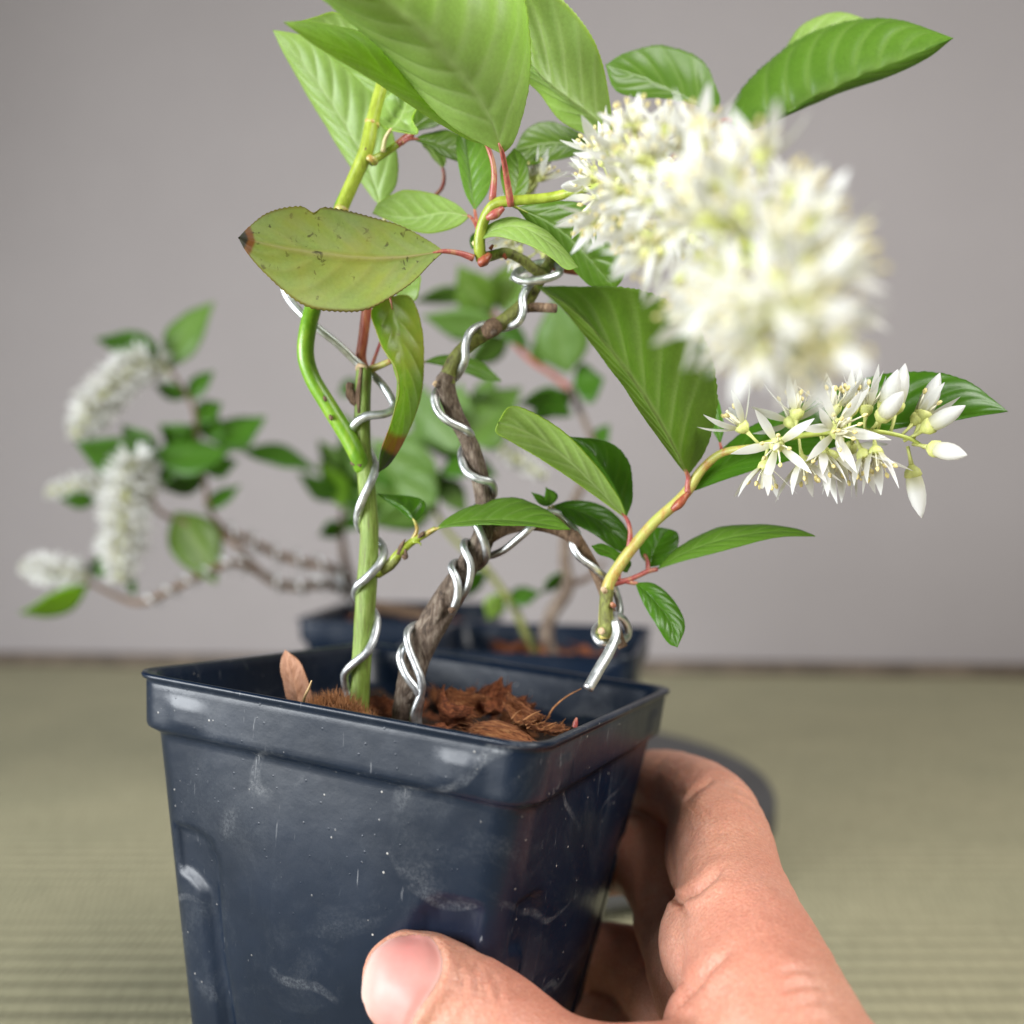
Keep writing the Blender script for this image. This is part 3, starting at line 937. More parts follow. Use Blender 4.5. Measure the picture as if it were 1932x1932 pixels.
# ------------------------------------------------------------------ plant with the woody trunk
B = thing('potted_shrub', 'flowering shrub with a twisted woody trunk in the held pot', 'plant', P(765, 1410, 20.6))
TD = 20.8
trunkB = [(764, 1425, TD), (765, 1352, TD), (776, 1282, TD), (800, 1205, TD), (843, 1135, TD), (884, 1065, TD), (913, 1012, TD), (914, 955, TD), (902, 885, TD), (881, 828, TD), (856, 780, TD), (840, 728, TD), (846, 708, TD)]
tube('trunk', trunkB, [.34, .29, .27, .31, .30, .25, .24, .19, .19, .18, .19, .21, .18], BARK, B, 190, 22, .19)
tube('upper_stem', [(842, 735, TD), (848, 700, TD), (866, 668, TD), (895, 642, TD), (930, 620, TD), (975, 588, TD), (1000, 558, TD), (1014, 535, TD), (1030, 508, TD + .1), (1046, 480, TD + .2)],
     [.18, .165, .16, .155, .165, .165, .15, .14, .13, .11], OLIVE, B, 100, 18, .09)
tube('trunk_fork', [(902, 1025, TD), (925, 1008, TD), (960, 995, TD), (1005, 990, TD), (1050, 999, TD), (1085, 1018, TD), (1112, 1055, TD + .1), (1133, 1100, TD + .2), (1150, 1150, TD + .2), (1166, 1200, TD + .1), (1176, 1222, TD + .05)],
     [.2, .19, .15, .13, .135, .15, .12, .125, .12, .11, .10], BARK2, B, 120, 16, .16)
for pts, r, mt in (
    ([(846, 738, TD), (832, 730, TD - .1), (822, 724, TD - .15)], [.12, .085, .07], BARK), ([(823, 725, TD - .15), (819, 722, TD - .18)], [.066, .06], CUT),
    ([(848, 712, TD), (838, 700, TD - .05), (837, 690, TD - .05)], [.09, .05, .02], BARK),
    ([(985, 582, TD), (1010, 580, TD - .1), (1035, 581, TD - .2), (1050, 582, TD - .25)], [.1, .1, .1, .095], BARK2),
    ([(915, 628, TD - .05), (927, 620, TD - .12), (938, 612, TD - .05)], [.16, .195, .16], BARK2), ([(930, 625, TD - .22), (932, 628, TD - .32)], [.10, .05], BARK),
    ([(1076, 1010, TD - .02), (1086, 1018, TD - .08), (1094, 1030, TD)], [.12, .165, .12], BARK2),
    ([(838, 1120, TD - .2), (828, 1150, TD - .28), (815, 1185, TD - .2)], [.06, .10, .06], BARK), ([(850, 1152, TD - .3), (856, 1148, TD - .36)], [.07, .04], BARK2),
    ([(878, 1085, TD - .1), (872, 1068, TD - .2), (876, 1052, TD - .15)], [.08, .10, .05], BARK),
    ([(768, 1325, TD - .22), (776, 1312, TD - .32), (782, 1305, TD - .28)], [.06, .07, .02], BARK),
    ([(778, 1360, TD - .1), (790, 1338, TD - .12), (786, 1300, TD - .1)], [.12, .09, .05], BARK),
    ([(750, 1365, TD - .1), (757, 1330, TD - .16), (768, 1280, TD - .12)], [.12, .09, .05], BARK),
    ([(928, 1008, TD - .1), (936, 1000, TD - .2)], [.05, .03], BARK2),
):
    tube('knot' if len(pts) == 3 else 'stub', pts, r, mt, B, 14, 12, .22)
# upper shoot that carries the big flower spike
tube('shoot', [(1030, 520, TD), (1008, 508, TD - .2), (985, 490, TD - .4), (955, 477, TD - .6), (928, 482, TD - .8), (906, 488, TD - .9)], [.13, .12, .11, .105, .11, .12], OLIVE, B, 40, 14, .12)
tube('shoot_tip', [(908, 492, 19.9), (905, 470, 19.8), (906, 440, 19.7), (918, 405, 19.6), (938, 384, 19.5), (975, 378, 19.4), (1040, 372, 19.3), (1105, 355, 19.0)], [.11, .125, .115, .115, .12, .105, .10, .10], LIME, B, 60, 14, .04)
tube('red_bud', [(918, 412, 19.45), (934, 404, 19.4), (950, 392, 19.4)], [.05, .1, .05], PINK, B, 14, 10, .05)
for pts, r in (([(905, 495, 19.75), (914, 492, 19.7), (925, 480, 19.75)], [.09, .10, .06]), ([(950, 480, 20.1), (955, 488, 20.0)], [.05, .03]), ([(925, 470, 20), (930, 462, 19.95)], [.05, .03])):
    tube('bud_scar', pts, r, RUST, B, 12, 10, .25)
tube('rear_branch', [(1040, 500, TD + .2), (1090, 512, 21.4), (1150, 510, 21.8), (1180, 487, 22), (1202, 440, 22), (1218, 395, 22), (1270, 300, 22.2), (1340, 235, 22.2), (1395, 228, 22)], [.11, .09, .085, .085, .085, .08, .08, .08, .06], RUST, B, 60, 12, .06)
tube('side_shoot', [(1143, 1205, 20.55), (1141, 1165, 20.6), (1146, 1110, 20.6), (1160, 1080, 20.6), (1192, 1035, 20.5), (1232, 988, 20.4), (1275, 950, 20.3), (1298, 925, 20.25), (1325, 885, 20.1), (1362, 855, 19.9), (1415, 845, 19.6)],
     [.15, .14, .135, .13, .125, .12, .12, .115, .10, .085, .075], BLUSH, B, 90, 14, .04)
tube('shoot_base', [(1136, 1200, 20.5), (1143, 1180, 20.52), (1143, 1150, 20.55), (1145, 1112, 20.58)], [.16, .155, .15, .145], OLIVE, B, 24, 14, .08)
for u, v, r, mt in ((1134, 1190, .075, CUT), (1138, 1112, .06, CUT), (1155, 1140, .05, PINK)):
    tube('bud_scar', [(u + 3, v + 3, 20.45), (u, v, 20.36), (u - 1, v, 20.33)], [r * 1.1, r, r * .6], mt, B, 8, 10, .1)
tube('red_bud', [(1268, 962, 20.15), (1282, 950, 20.1), (1298, 930, 20.1)], [.06, .10, .05], RUST, B, 14, 10)
tube('pink_twig', [(1158, 1100, 20.7), (1182, 1095, 20.7), (1205, 1086, 20.75), (1222, 1078, 20.8), (1240, 1074, 20.85)], [.09, .06, .055, .055, .05], PINK, B, 24, 10, .04)
tube('pink_twig', [(1222, 1080, 20.8), (1222, 1062, 20.9), (1216, 1046, 21)], [.05, .05, .04], PINK, B, 12, 10)
tube('pink_twig', [(1166, 1095, 20.65), (1168, 1082, 20.7), (1172, 1070, 20.8)], [.05, .05, .04], PINK, B, 12, 10)
tube('pink_twig', [(1180, 1097, 20.7), (1195, 1100, 20.7), (1203, 1100, 20.7)], [.05, .045, .04], PINK, B, 12, 10)

# leaves of B
leaf(B, [(838, 474), (760, 486), (680, 487), (590, 477), (520, 466), (450, 448)], [(810, 455), (740, 420), (650, 399), (560, 391), (505, 402), (470, 428)],
     [(815, 495), (770, 540), (700, 582), (640, 588), (570, 575), (500, 515), (465, 475)], (19.6, 18.3), (.2, -.1), 'spot', 'under', 7, 72, 14, bulge=.08, relief=.6, vs=.3, teeth=.03,
     burn=(.88, None), notch=(0, .615, .035, .16), petiole=[(868, 478, 19.7), (893, 487, 19.8)], pr=.075, pmat=PINK, name='spotted_leaf')
leaf(B, [(948, 290), (925, 225), (880, 155), (800, 70), (690, -25), (560, -120)], [(920, 275), (850, 235), (770, 160), (700, 75), (600, -10), (545, -80)], [(972, 262), (996, 180), (998, 80), (980, -30), (880, -110), (720, -150)],
     (18.6, 14.4), (1.0, 1.1), 'pale', 'under', 9, 72, 14, bulge=.28, petiole=[(955, 330, 19.0), (964, 388, 19.4)], pr=.075)
leaf(B, [(918, 272), (860, 225), (770, 170), (660, 100), (536, 43)], [(880, 262), (800, 215), (700, 150), (600, 90)], [(880, 205), (790, 120), (680, 60), (590, 42)], (19.3, 16.2), (0, .5), 'pale', 'under', 8,
     petiole=[(932, 320, 19.4), (929, 378, 19.5)], pr=.07)
leaf(B, [(1157, 253), (1110, 215), (1060, 180), (1010, 135), (965, 60)], [(1152, 200), (1135, 115), (1085, 28), (1030, -20), (985, -10)], [(1110, 256), (1055, 222), (1015, 172), (975, 120)], (20.8, 19.2), (-.2, .8), 'pale', 'under', 7,
     petiole=[(1190, 280, 21), (1250, 320, 22.1)], pmat=PALEP)
leaf(B, [(1115, 275), (1065, 270), (1020, 272), (970, 285)], [(1085, 246), (1035, 231), (995, 243)], [(1085, 293), (1030, 307), (990, 312)], (22.6, 22), (.3, -.2), 'olive', 'under', 6, 40, 8, petiole=[(1160, 285, 22.6), (1235, 355, 22.1)], pmat=PALEP)
leaf(B, [(1352, 214), (1305, 192), (1230, 155), (1143, 122)], [(1357, 180), (1325, 118), (1250, 84), (1185, 97)], [(1310, 196), (1235, 184), (1165, 172)], (22.2, 21.6), (.8, -.5), 'green', 'under', 6, bulge=.15)
leaf(B, [(1420, 246), (1500, 205), (1590, 155), (1700, 110), (1798, 72)], [(1376, 226), (1400, 168), (1460, 108), (1550, 56), (1640, 36), (1725, 48)], [(1470, 223), (1560, 183), (1660, 148), (1745, 112)], (21.9, 20.2), (1.3, .5), 'green', 'under', 9, 64, 12, bulge=.3)
leaf(B, [(1440, 180), (1490, 110), (1560, 65), (1650, 42)], [(1465, 120), (1510, 52), (1575, 25)], [(1500, 130), (1560, 90), (1620, 60)], (22.4, 22), (.3, 0), 'pale', 'under', 6, 40, 8)
leaf(B, [(1298, 898), (1262, 830), (1208, 740), (1150, 662), (1088, 592), (1012, 540)], [(1335, 845), (1355, 765), (1347, 685), (1312, 612), (1252, 562), (1180, 542), (1090, 540)], [(1275, 872), (1218, 792), (1170, 722), (1118, 652), (1060, 582)],
     (20.1, 16.4), (1.3, .3), 'olive', 'under', 9, 72, 14, arch=-.5, bulge=.26, petiole=[(1298, 912, 20.15), (1297, 932, 20.2)], pr=.075)
leaf(B, [(1305, 928), (1370, 882), (1500, 832), (1700, 800), (1901, 776)], [(1335, 878), (1400, 815), (1500, 768), (1610, 722), (1720, 704), (1820, 720)], [(1390, 898), (1480, 871), (1600, 835), (1700, 806), (1790, 795)], (20.3, 19.5), (.7, -.2), 'green', 'top', 10, 64, 12)
leaf(B, [(1359, 838), (1352, 800), (1348, 765), (1345, 735)], [(1366, 805), (1358, 760)], [(1342, 805), (1336, 765)], (20.4, 20.6), (0, 0), 'green', 'top', 4, 26, 5, petiole=[(1361, 848, 20.2), (1358, 858, 20)], pr=.045)
leaf(B, [(1182, 978), (1128, 922), (1068, 864), (1000, 818), (940, 797)], [(1166, 936), (1112, 862), (1065, 815), (1005, 778), (962, 767)], [(1152, 957), (1090, 912), (1020, 866), (962, 832), (936, 816)], (20.5, 19.4), (-.3, -.1), 'pale', 'under', 6, bulge=.16,
     petiole=[(1189, 1002, 20.5), (1187, 1034, 20.5)], pr=.065)
leaf(B, [(1183, 974), (1155, 912), (1118, 858), (1076, 824)], [(1194, 935), (1186, 872), (1145, 833)], [(1150, 935), (1095, 866)], (20.6, 20.4), (.2, .1), 'green', 'top', 6)
leaf(B, [(1042, 955), (1090, 964), (1142, 992), (1192, 1050)], [(1080, 945), (1130, 954), (1172, 984), (1193, 1020)], [(1072, 981), (1120, 1008), (1160, 1036)], (21.2, 21.2), (.3, -.4), 'green', 'top', 6, 44, 9, petiole=[(1060, 985, 21), (1082, 1012, 20.8)], pmat=BLUSH, pr=.045)
quick(B, (1036, 955), (1003, 929), 8, (21.1, 21), 'green', 'top')
quick(B, (1037, 954), (1030, 920), 13, (21.1, 20.9), 'green', 'top', -6)
tube('small_twig', [(1036, 956, 21.1), (1050, 985, 21), (1078, 1014, 20.8)], [.04, .045, .05], BLUSH, B, 14, 8)
leaf(B, [(1240, 1074), (1300, 1040), (1390, 1012), (1470, 1003), (1538, 1012)], [(1280, 1032), (1350, 998), (1430, 989), (1495, 997)], [(1285, 1060), (1370, 1036), (1460, 1014)], (20.9, 20.2), (.5, -.3), 'green', 'under', 8)
leaf(B, [(1228, 1070), (1232, 1045), (1245, 1020), (1262, 999)], [(1208, 1045), (1211, 1012), (1235, 997)], [(1262, 1060), (1278, 1030), (1279, 1008)], (21.0, 21.4), (.2, -.2), 'green', 'top', 5, 36, 8)
leaf(B, [(1198, 1100), (1232, 1130), (1262, 1170), (1278, 1221)], [(1235, 1102), (1272, 1135), (1291, 1180)], [(1210, 1130), (1235, 1175), (1260, 1212)], (20.7, 20), (.2, -.2), 'green', 'top', 6, 44, 9)
leaf(B, [(1184, 1080), (1170, 1058), (1150, 1042), (1116, 1030)], [(1190, 1060), (1165, 1040), (1138, 1026)], [(1176, 1078), (1155, 1055), (1130, 1046)], (20.8, 20.4), (0, 0), 'green', 'top', 4, 30, 6)
leaf(B, [(886, 408), (840, 402), (785, 412), (740, 410), (703, 402)], [(862, 386), (812, 364), (760, 360), (718, 380)], [(862, 428), (822, 441), (780, 436), (740, 418)], (20.9, 21.3), (.3, -.1), 'pale', 'under', 7, petiole=[(896, 420, 20.3), (904, 440, 19.9)], pr=.05)
leaf(B, [(896, 398), (890, 355), (885, 310), (876, 248)], [(877, 362), (864, 305), (862, 262)], [(919, 362), (929, 310), (918, 272)], (20.8, 21.3), (0, -.3), 'green', 'under', 7, petiole=[(899, 415, 20.4), (904, 435, 20)], pr=.05)
leaf(B, [(962, 388), (975, 350), (978, 315), (970, 280)], [(948, 355), (945, 315)], [(992, 365), (998, 335), (990, 300)], (20.6, 21.2), (0, 0), 'olive', 'under', 6, 36, 8)
leaf(B, [(893, 458), (935, 434), (985, 430), (1040, 462), (1090, 505)], [(922, 424), (970, 409), (1025, 432), (1068, 475)], [(930, 446), (980, 456), (1035, 484), (1068, 508)], (19.8, 18.8), (.4, -.2), 'pale', 'under', 7, petiole=[(900, 463, 19.8), (906, 470, 19.85)], pmat=PALEP, pr=.06)
leaf(B, [(975, 392), (1045, 425), (1100, 475), (1160, 545)], [(1040, 380), (1105, 390), (1152, 430), (1176, 480), (1175, 522)], [(1010, 435), (1060, 485), (1115, 540)], (19.8, 20.6), (.4, .1), 'green', 'under', 7, petiole=[(965, 386, 19.6), (955, 382, 19.5)], pmat=LIME, pr=.05)
quick(B, (890, 470), (915, 430), 14, (21.4, 21.6), 'green', 'top')

# ------------------------------------------------------------------ flowers
def petal(V, Fa, MI, AL, base, dirv, sidev, L, w, bend, mi=0, nseg=5):
    up = sidev.cross(dirv).normalized()
    k0 = len(V)
    for i in range(nseg + 1):
        s = i / nseg
        c = base + dirv * L * s + up * (bend * L * s * s)
        ww = w * (math.sin(math.pi * min(1, .18 + .82 * s) ** 1.1) * .95 + .05) if i < nseg else w * .06
        for j in (-1, 0, 1):
            V.append(c + sidev * ww * j - up * (.18 * ww * (1 - abs(j))))
            AL.append(s)
    for i in range(nseg):
        for j in range(2):
            a = k0 + i * 3 + j
            Fa.append((a, a + 1, a + 4, a + 3)); MI.append(mi)
def addtube(V, Fa, MI, AL, pts, rad, mi, sides=5):
    v, f = tube_geo(pts, rad, sides)
    k = len(V)
    V += v; AL += [.5] * len(v)
    for q in f:
        Fa.append(tuple(x + k for x in q)); MI.append(mi)
FM = [PETAL, CALYX, ANTHER, STAMEN]
def flower_mesh(seed, opening, L=.0078, wid0=.00098):
    """flower along +Z from the origin (foot of the pedicel)."""
    rnd = random.Random(seed)
    V, Fa, MI, AL = [], [], [], []
    ped = .0035
    Z = Vector((0, 0, 1))
    addtube(V, Fa, MI, AL, [Vector((0, 0, 0)), Vector((.0001, 0, ped * .5)), Vector((0, 0, ped))], [.0003, .0003, .0005], 1)
    addtube(V, Fa, MI, AL, [Z * (ped - .0003), Z * (ped + .0006), Z * (ped + .0015), Z * (ped + .0019)], [.0005, .0013, .0015, .0011], 1, 8)
    off = rnd.uniform(0, 6)
    for k in range(5):
        a = off + k * 2 * math.pi / 5 + rnd.uniform(-.12, .12)
        rad = Vector((math.cos(a), math.sin(a), 0)); side = Vector((-math.sin(a), math.cos(a), 0))
        op = opening + rnd.uniform(-.15, .15)
        if opening < .2:
            if k == 0:
                k0 = len(V)
                prof = [(0, .0011), (.12, .0013), (.3, .00145), (.5, .0014), (.7, .0011), (.88, .00055), (1, .0001)]
                addtube(V, Fa, MI, AL, [Z * (ped + .0012 + L * q) for q, _ in prof], [r_ for _, r_ in prof], 0, 10)
                for qi in range(len(prof)):
                    for qj in range(10): AL[k0 + qi * 10 + qj] = prof[qi][0]
            continue
        else:
            dv = (Z * math.cos(op) + rad * math.sin(op)).normalized(); bend = -rnd.uniform(.05, .35)
            wid = wid0
        petal(V, Fa, MI, AL, Z * (ped + .0014) + rad * .0011, dv, side, L * rnd.uniform(.9, 1.08), wid, bend)
        if opening >= .2:
            b = a + math.pi / 5
            rd = Vector((math.cos(b), math.sin(b), 0))
            p0 = Z * (ped + .0016) + rd * .0007
            dv = (Z + rd * rnd.uniform(.3, .75)).normalized()
            p1 = p0 + dv * L * rnd.uniform(.42, .6)
            addtube(V, Fa, MI, AL, [p0, (p0 + p1) / 2 + rd * .0002, p1], [.00022, .00017, .00014], 3, 4)
            addtube(V, Fa, MI, AL, [p1 - dv * .0003, p1 + dv * .0002, p1 + dv * .0008], [.00022, .00045, .0002], 2, 5)
    if opening >= .2:
        addtube(V, Fa, MI, AL, [Z * (ped + .001), Z * (ped + .0035), Z * (ped + .0055)], [.0008, .0005, .0003], 3, 6)
    me = mesh('flower', V, Fa)
    me.polygons.foreach_set('material_index', MI)
    me.polygons.foreach_set('use_smooth', [True] * len(Fa))
    at = me.attributes.new('along', 'FLOAT', 'POINT')
    at.data.foreach_set('value', AL)
    for m_ in FM: me.materials.append(m_)
    return me
FLO = [flower_mesh(1, 1.25, .0078, .0012), flower_mesh(2, 1.0, .0078, .0012), flower_mesh(3, .8, .0078, .0012), flower_mesh(4, 1.45, .0078, .0012), flower_mesh(5, .5)]
BUD = [flower_mesh(6, .0, .0062), flower_mesh(7, .05, .0075)]
NAR = [flower_mesh(11 + i, o_, .0078, .0009) for i, o_ in enumerate((1.15, .95, .7, 1.4, .45))]
def aim(loc, dirv, sc, roll=0):
    q = dirv.to_track_quat('Z', 'Y')
    return Matrix.Translation(loc) @ q.to_matrix().to_4x4() @ Matrix.Rotation(roll, 4, 'Z') @ Matrix.Scale(sc, 4)
def spike(parent, axis, rad, placed, name='flower_spike'):
    pts = cr([P(*p) for p in axis], 40)
    V, Fa = tube_geo(pts, [rad * (1 - .5 * i / 40) for i in range(40)], 10, .1)
    sp = link(name, mesh('rachis', V, Fa), [RACHIS], parent)
    for me, M in placed:
        o = bpy.data.objects.new('flower', me); C.objects.link(o)
        o.matrix_world = M
        o.parent = sp
        o.matrix_parent_inverse = Matrix()
        o.matrix_basis = Matrix.Translation(-Vector(parent.location) + Vector(parent.location)) @ M
    return sp
# big near spike
rnd = random.Random(5)
axis = [(1105, 355, 19.0), (1180, 350, 16.8), (1265, 368, 14.6), (1358, 418, 12.8), (1432, 485, 11.4), (1478, 555, 10.4), (1498, 615, 9.8)]
pts = cr([P(*p) for p in axis], 60)
pl = []
for i in range(128):
    s = .10 + .90 * ((i + .5) / 128) ** .95
    k = min(58, int(s * 59))
    p = pts[k].lerp(pts[k + 1], s * 59 - k) if k < 58 else pts[58]
    t = (pts[k + 1] - pts[k]).normalized()
    a = i * 2.39996 + rnd.uniform(-.25, .25)
    n1 = t.cross(Vector((0, 0, 1))).normalized(); n2 = t.cross(n1)
    end = max(0, (s - .86) / .14)
    dv = (n1 * math.cos(a) + n2 * math.sin(a) + t * (rnd.uniform(-.3, .5) + 1.8 * end)).normalized()
    fat = (.2 + .8 * min(1, s / .3)) * (1 - .35 * end)
    me = rnd.choice(FLO[:4] * 3 + BUD[1:])
    fd = (dv + Vector((rnd.gauss(0, .45), rnd.gauss(0, .45), rnd.gauss(0, .45)))).normalized()
    pl.append((me, aim(p + dv * rnd.uniform(.0005, .0070) * fat, fd, rnd.uniform(.62, .86) * (.85 + .15 * min(1, s / .25)), rnd.uniform(0, 6))))
spike(B, axis, .0009, pl)
# small spike on the side shoot: rachis foot, direction in the picture, kind
ax2 = [(1412, 846, 19.6), (1500, 824, 19.3), (1570, 816, 19.2), (1650, 814, 19.1), (1712, 826, 19.1), (1745, 845, 19.1)]
def dirp(du, dv, dd):
    return Vector((du, dd, -dv)).normalized()
sm = [
 (1432, 838, -.7, -.75, .1, 1), (1472, 830, -.5, .35, -1.2, 3), (1470, 830, -.9, -.6, .5, 2), (1500, 824, .1, -1, .1, 1), (1508, 828, .1, 1, -.2, 1), (1535, 820, -.2, -1, .5, 2),
 (1548, 822, .55, .95, .2, 2), (1562, 818, .15, -.3, -1.3, 3), (1575, 816, -.1, -1, -.2, 1), (1590, 818, .1, 1, .3, 4), (1600, 816, .2, -1, .2, 2), (1612, 818, .3, 1, -.3, 1),
 (1632, 816, .1, -1, .2, 4), (1648, 815, -.1, .9, -.5, 4), (1655, 815, .15, -1, -.5, 'b'), (1680, 817, .25, -1, .1, 'b2'), (1700, 822, .9, -.9, .1, 4), (1722, 832, .4, -1, 0, 'b2'),
 (1722, 838, .45, .25, -1, 'b'), (1712, 842, .2, 1, 0, 'b2'), (1690, 828, .1, 1, .5, 'b'), (1705, 832, .7, -.5, -.6, 'b'), (1625, 818, -.3, .5, .9, 2), (1520, 824, .3, .2, 1, 3),
 (1450, 836, -.5, .8, .6, 2), (1640, 815, .2, -.6, -1.0, 'b'), (1555, 822, -.3, .9, -.6, 2), (1600, 817, .35, -.7, .9, 1),
]
r2 = random.Random(3)
sm = [q for q in sm if q[4] < .5]
for i in range(4):
    u_ = 1450 + i * 55
    a_ = i * 2.4
    sm.append((u_, 836 - min(1, (u_ - 1440) / 120) * 20, .25 * r2.uniform(-1, 1), math.cos(a_) * .9, math.sin(a_), r2.choice((0, 1, 2, 3))))
pl = []
for i, (u, v, a, b, c, k) in enumerate(sm):
    dv = dirp(a, b, c)
    d_ = 19.25
    me = BUD[0] if k == 'b' else BUD[1] if k == 'b2' else NAR[k]
    pl.append((me, aim(P(u, v, d_), dv, 1.06 if isinstance(k, int) else 1.22, i * 1.3)))
spike(B, ax2, .0007, pl)
# small flower peeping out behind the upper leaves
ax3 = [(985, 372, 22.3), (1000, 362, 22.4), (1012, 350, 22.5)]
pl = [(FLO[i % 4], aim(P(990 + i * 6, 368 - i * 5, 22.4), dirp(rnd.uniform(-.6, 1), rnd.uniform(-1, .4), rnd.uniform(-.5, .5)), .8, i)) for i in range(5)]
spike(B, ax3, .0006, pl)
ax4 = [(985, 440, 22.5), (1000, 455, 22.5), (1015, 475, 22.5)]
pl = [(FLO[i % 4], aim(P(988 + i * 5, 440 + i * 7, 22.5), dirp(rnd.uniform(-.8, .8), rnd.uniform(-.6, 1), rnd.uniform(-.5, .5)), .8, i)) for i in range(6)]
spike(B, ax4, .0006, pl)

# ------------------------------------------------------------------ training wires
def wire(pts, r, label, base, group=None, n=None):
    """(u, v, side): side -1 in front of the stem, +1 behind it (times the offset)."""
    q = [(u, v, base + s) for u, v, s in pts]
    o = tube('training_wire', q, r, WIRE, None, n or len(q) * 8, 12)
    return tag(o, label, 'wire', group)
f, b_ = -.33, .33
wire([(660, 1318, -.05), (653, 1297, -.08), (651, 1272, -.2), (665, 1254, f), (691, 1232, f), (706, 1204, -.2), (711, 1170, .05), (700, 1148, b_), (685, 1138, b_), (671, 1124, .05), (674, 1106, -.25), (691, 1091, f), (715, 1065, -.28), (725, 1042, 0),
      (715, 1022, b_), (692, 1010, b_), (678, 994, .1), (675, 972, -.15), (684, 942, f), (701, 906, -.28), (708, 884, -.05), (702, 862, .28), (685, 838, .32), (666, 822, .05), (668, 802, -.24), (690, 786, -.34), (728, 780, -.3), (744, 768, -.2),
      (737, 750, -.05), (722, 727, .12), (704, 708, .3), (674, 684, .34), (637, 649, .2), (597, 617, .1), (565, 588, .1), (543, 560, .2), (535, 532, .3), (545, 505, .3)], .092,
     'silver training wire spiralling up the straight green stem', SD, n=320)
f, b_ = -.38, .38
wire([(789, 1372, -.28), (788, 1350, -.34), (793, 1318, -.40), (785, 1300, -.44), (766, 1274, -.42), (755, 1245, -.36), (758, 1228, -.3), (770, 1212, -.1), (790, 1195, .25), (815, 1188, .42), (838, 1176, .2), (855, 1150, -.2), (864, 1120, -.36), (861, 1092, -.4), (852, 1072, -.3), (858, 1062, 0), (880, 1062, .35),
      (900, 1070, .35), (916, 1054, -.05), (916, 1030, -.3), (903, 998, -.34), (895, 985, -.25), (893, 968, 0), (905, 950, .28), (924, 942, .22), (932, 928, .08), (926, 910, -.22), (901, 903, -.3), (879, 888, -.22), (871, 864, 0), (873, 848, .27), (884, 838, .25), (889, 824, .05),
      (880, 812, -.22), (845, 794, -.3), (826, 775, -.22), (820, 748, 0), (832, 728, .3), (852, 718, .28), (866, 704, .05), (877, 680, -.22), (878, 652, -.27), (887, 627, -.22), (906, 615, .05), (928, 612, .3), (950, 619, .15), (977, 608, -.2), (987, 588, -.26), (986, 562, -.24),
      (997, 540, -.18), (1012, 520, .1), (1000, 506, .25), (978, 512, .0), (972, 523, -.25), (992, 531, -.36), (1030, 526, -.38), (1055, 515, -.2), (1050, 500, .15), (1025, 496, .3), (1005, 500, .3)], .09,
     'silver training wire winding up the whole woody trunk', TD, n=480)
low_wire = wire([(783, 1385, -.34), (780, 1350, -.40), (795, 1306, -.44), (794, 1280, -.48), (784, 1254, -.46), (773, 1226, -.42), (768, 1204, -.36), (773, 1186, -.15), (795, 1176, .25), (835, 1162, .42), (858, 1146, .2), (868, 1132, -.1), (884, 1102, -.34), (888, 1066, -.38), (876, 1036, -.3), (878, 1022, 0), (895, 1030, .3),
      (918, 1048, .28), (948, 1039, .05), (980, 1014, -.15), (1000, 996, -.25), (1018, 978, -.1), (1035, 967, .2), (1058, 972, .28), (1078, 992, .22), (1090, 1010, .05), (1080, 1026, -.12), (1092, 1050, -.18), (1120, 1071, -.12), (1145, 1092, .15), (1160, 1112, .38), (1168, 1138, .4), (1168, 1160, .3),
      (1152, 1172, .35), (1130, 1180, .2), (1122, 1196, -.1), (1133, 1212, -.3), (1155, 1212, -.1), (1180, 1205, .2), (1186, 1188, .25), (1176, 1168, .15), (1158, 1160, 0), (1162, 1176, -.35), (1163, 1194, -.42)], .085,
     'silver wire twisting along the low side branch to a loop and straight tail', TD, n=420)
o = tube('wire_tail', [(1160, 1172, TD - .36), (1163, 1196, TD - .5), (1150, 1228, TD - .7), (1128, 1266, TD - .9), (1109, 1300, TD - 1.05)], [.09, .10, .115, .12, .118], WIRE, low_wire, 30, 8)

# ------------------------------------------------------------------ background plants
G1 = thing('potted_shrub', 'blurred shrub with wired branches leaning out and four white flower spikes', 'plant', M1 @ Vector((.012, 0, -.016)))
gb = M1 @ Vector((.012, 0, -.018))
def gtube(name, pts, r, m_, parent): return tube(name, pts, r, m_, parent, None, 10, .08)
b1u, b1v = 966 + F * gb.x / gb.y, 966 + F * (CZ * .01 - gb.z) / gb.y
D1 = gb.y * 100
gtube('trunk', [(b1u, b1v, D1), (b1u - 8, b1v - 50, D1), (680, 1135, D1), (660, 1090, D1), (648, 1040, D1), (645, 980, D1), (650, 930, D1)], [.4, .36, .3, .26, .2, .14, .1], BARK2, G1)
gtube('branch', [(665, 1110, D1), (625, 1072, 49), (575, 1062, 48.5), (520, 1045, 48), (470, 1018, 47.5), (420, 1000, 47)], [.25, .22, .22, .2, .18, .15], BARK2, G1)
gtube('branch', [(668, 1125, D1), (620, 1102, 49), (560, 1108, 48), (510, 1095, 47.5), (470, 1060, 47), (455, 1030, 46.5)], [.28, .26, .24, .22, .2, .16], BARK, G1)
gtube('branch', [(490, 1080, 47.2), (440, 1062, 46), (380, 1085, 45.5), (310, 1120, 45), (260, 1138, 45), (200, 1115, 45), (160, 1095, 45)], [.18, .18, .17, .16, .14, .12, .08], BARK2, G1)
gtube('branch', [(455, 1035, 46.5), (400, 1000, 46.5), (345, 985, 46), (300, 965, 46), (280, 930, 46)], [.16, .14, .14, .13, .1], BARK2, G1)
gtube('branch', [(425, 1005, 47), (395, 960, 47), (385, 900, 47), (372, 840, 47), (365, 770, 47), (335, 720, 47), (318, 690, 47)], [.13, .12, .12, .11, .11, .1, .08], BARK2, G1)
gtube('branch', [(372, 880, 47), (340, 850, 46.5), (300, 860, 46.5)], [.1, .1, .08], OLIVE, G1)
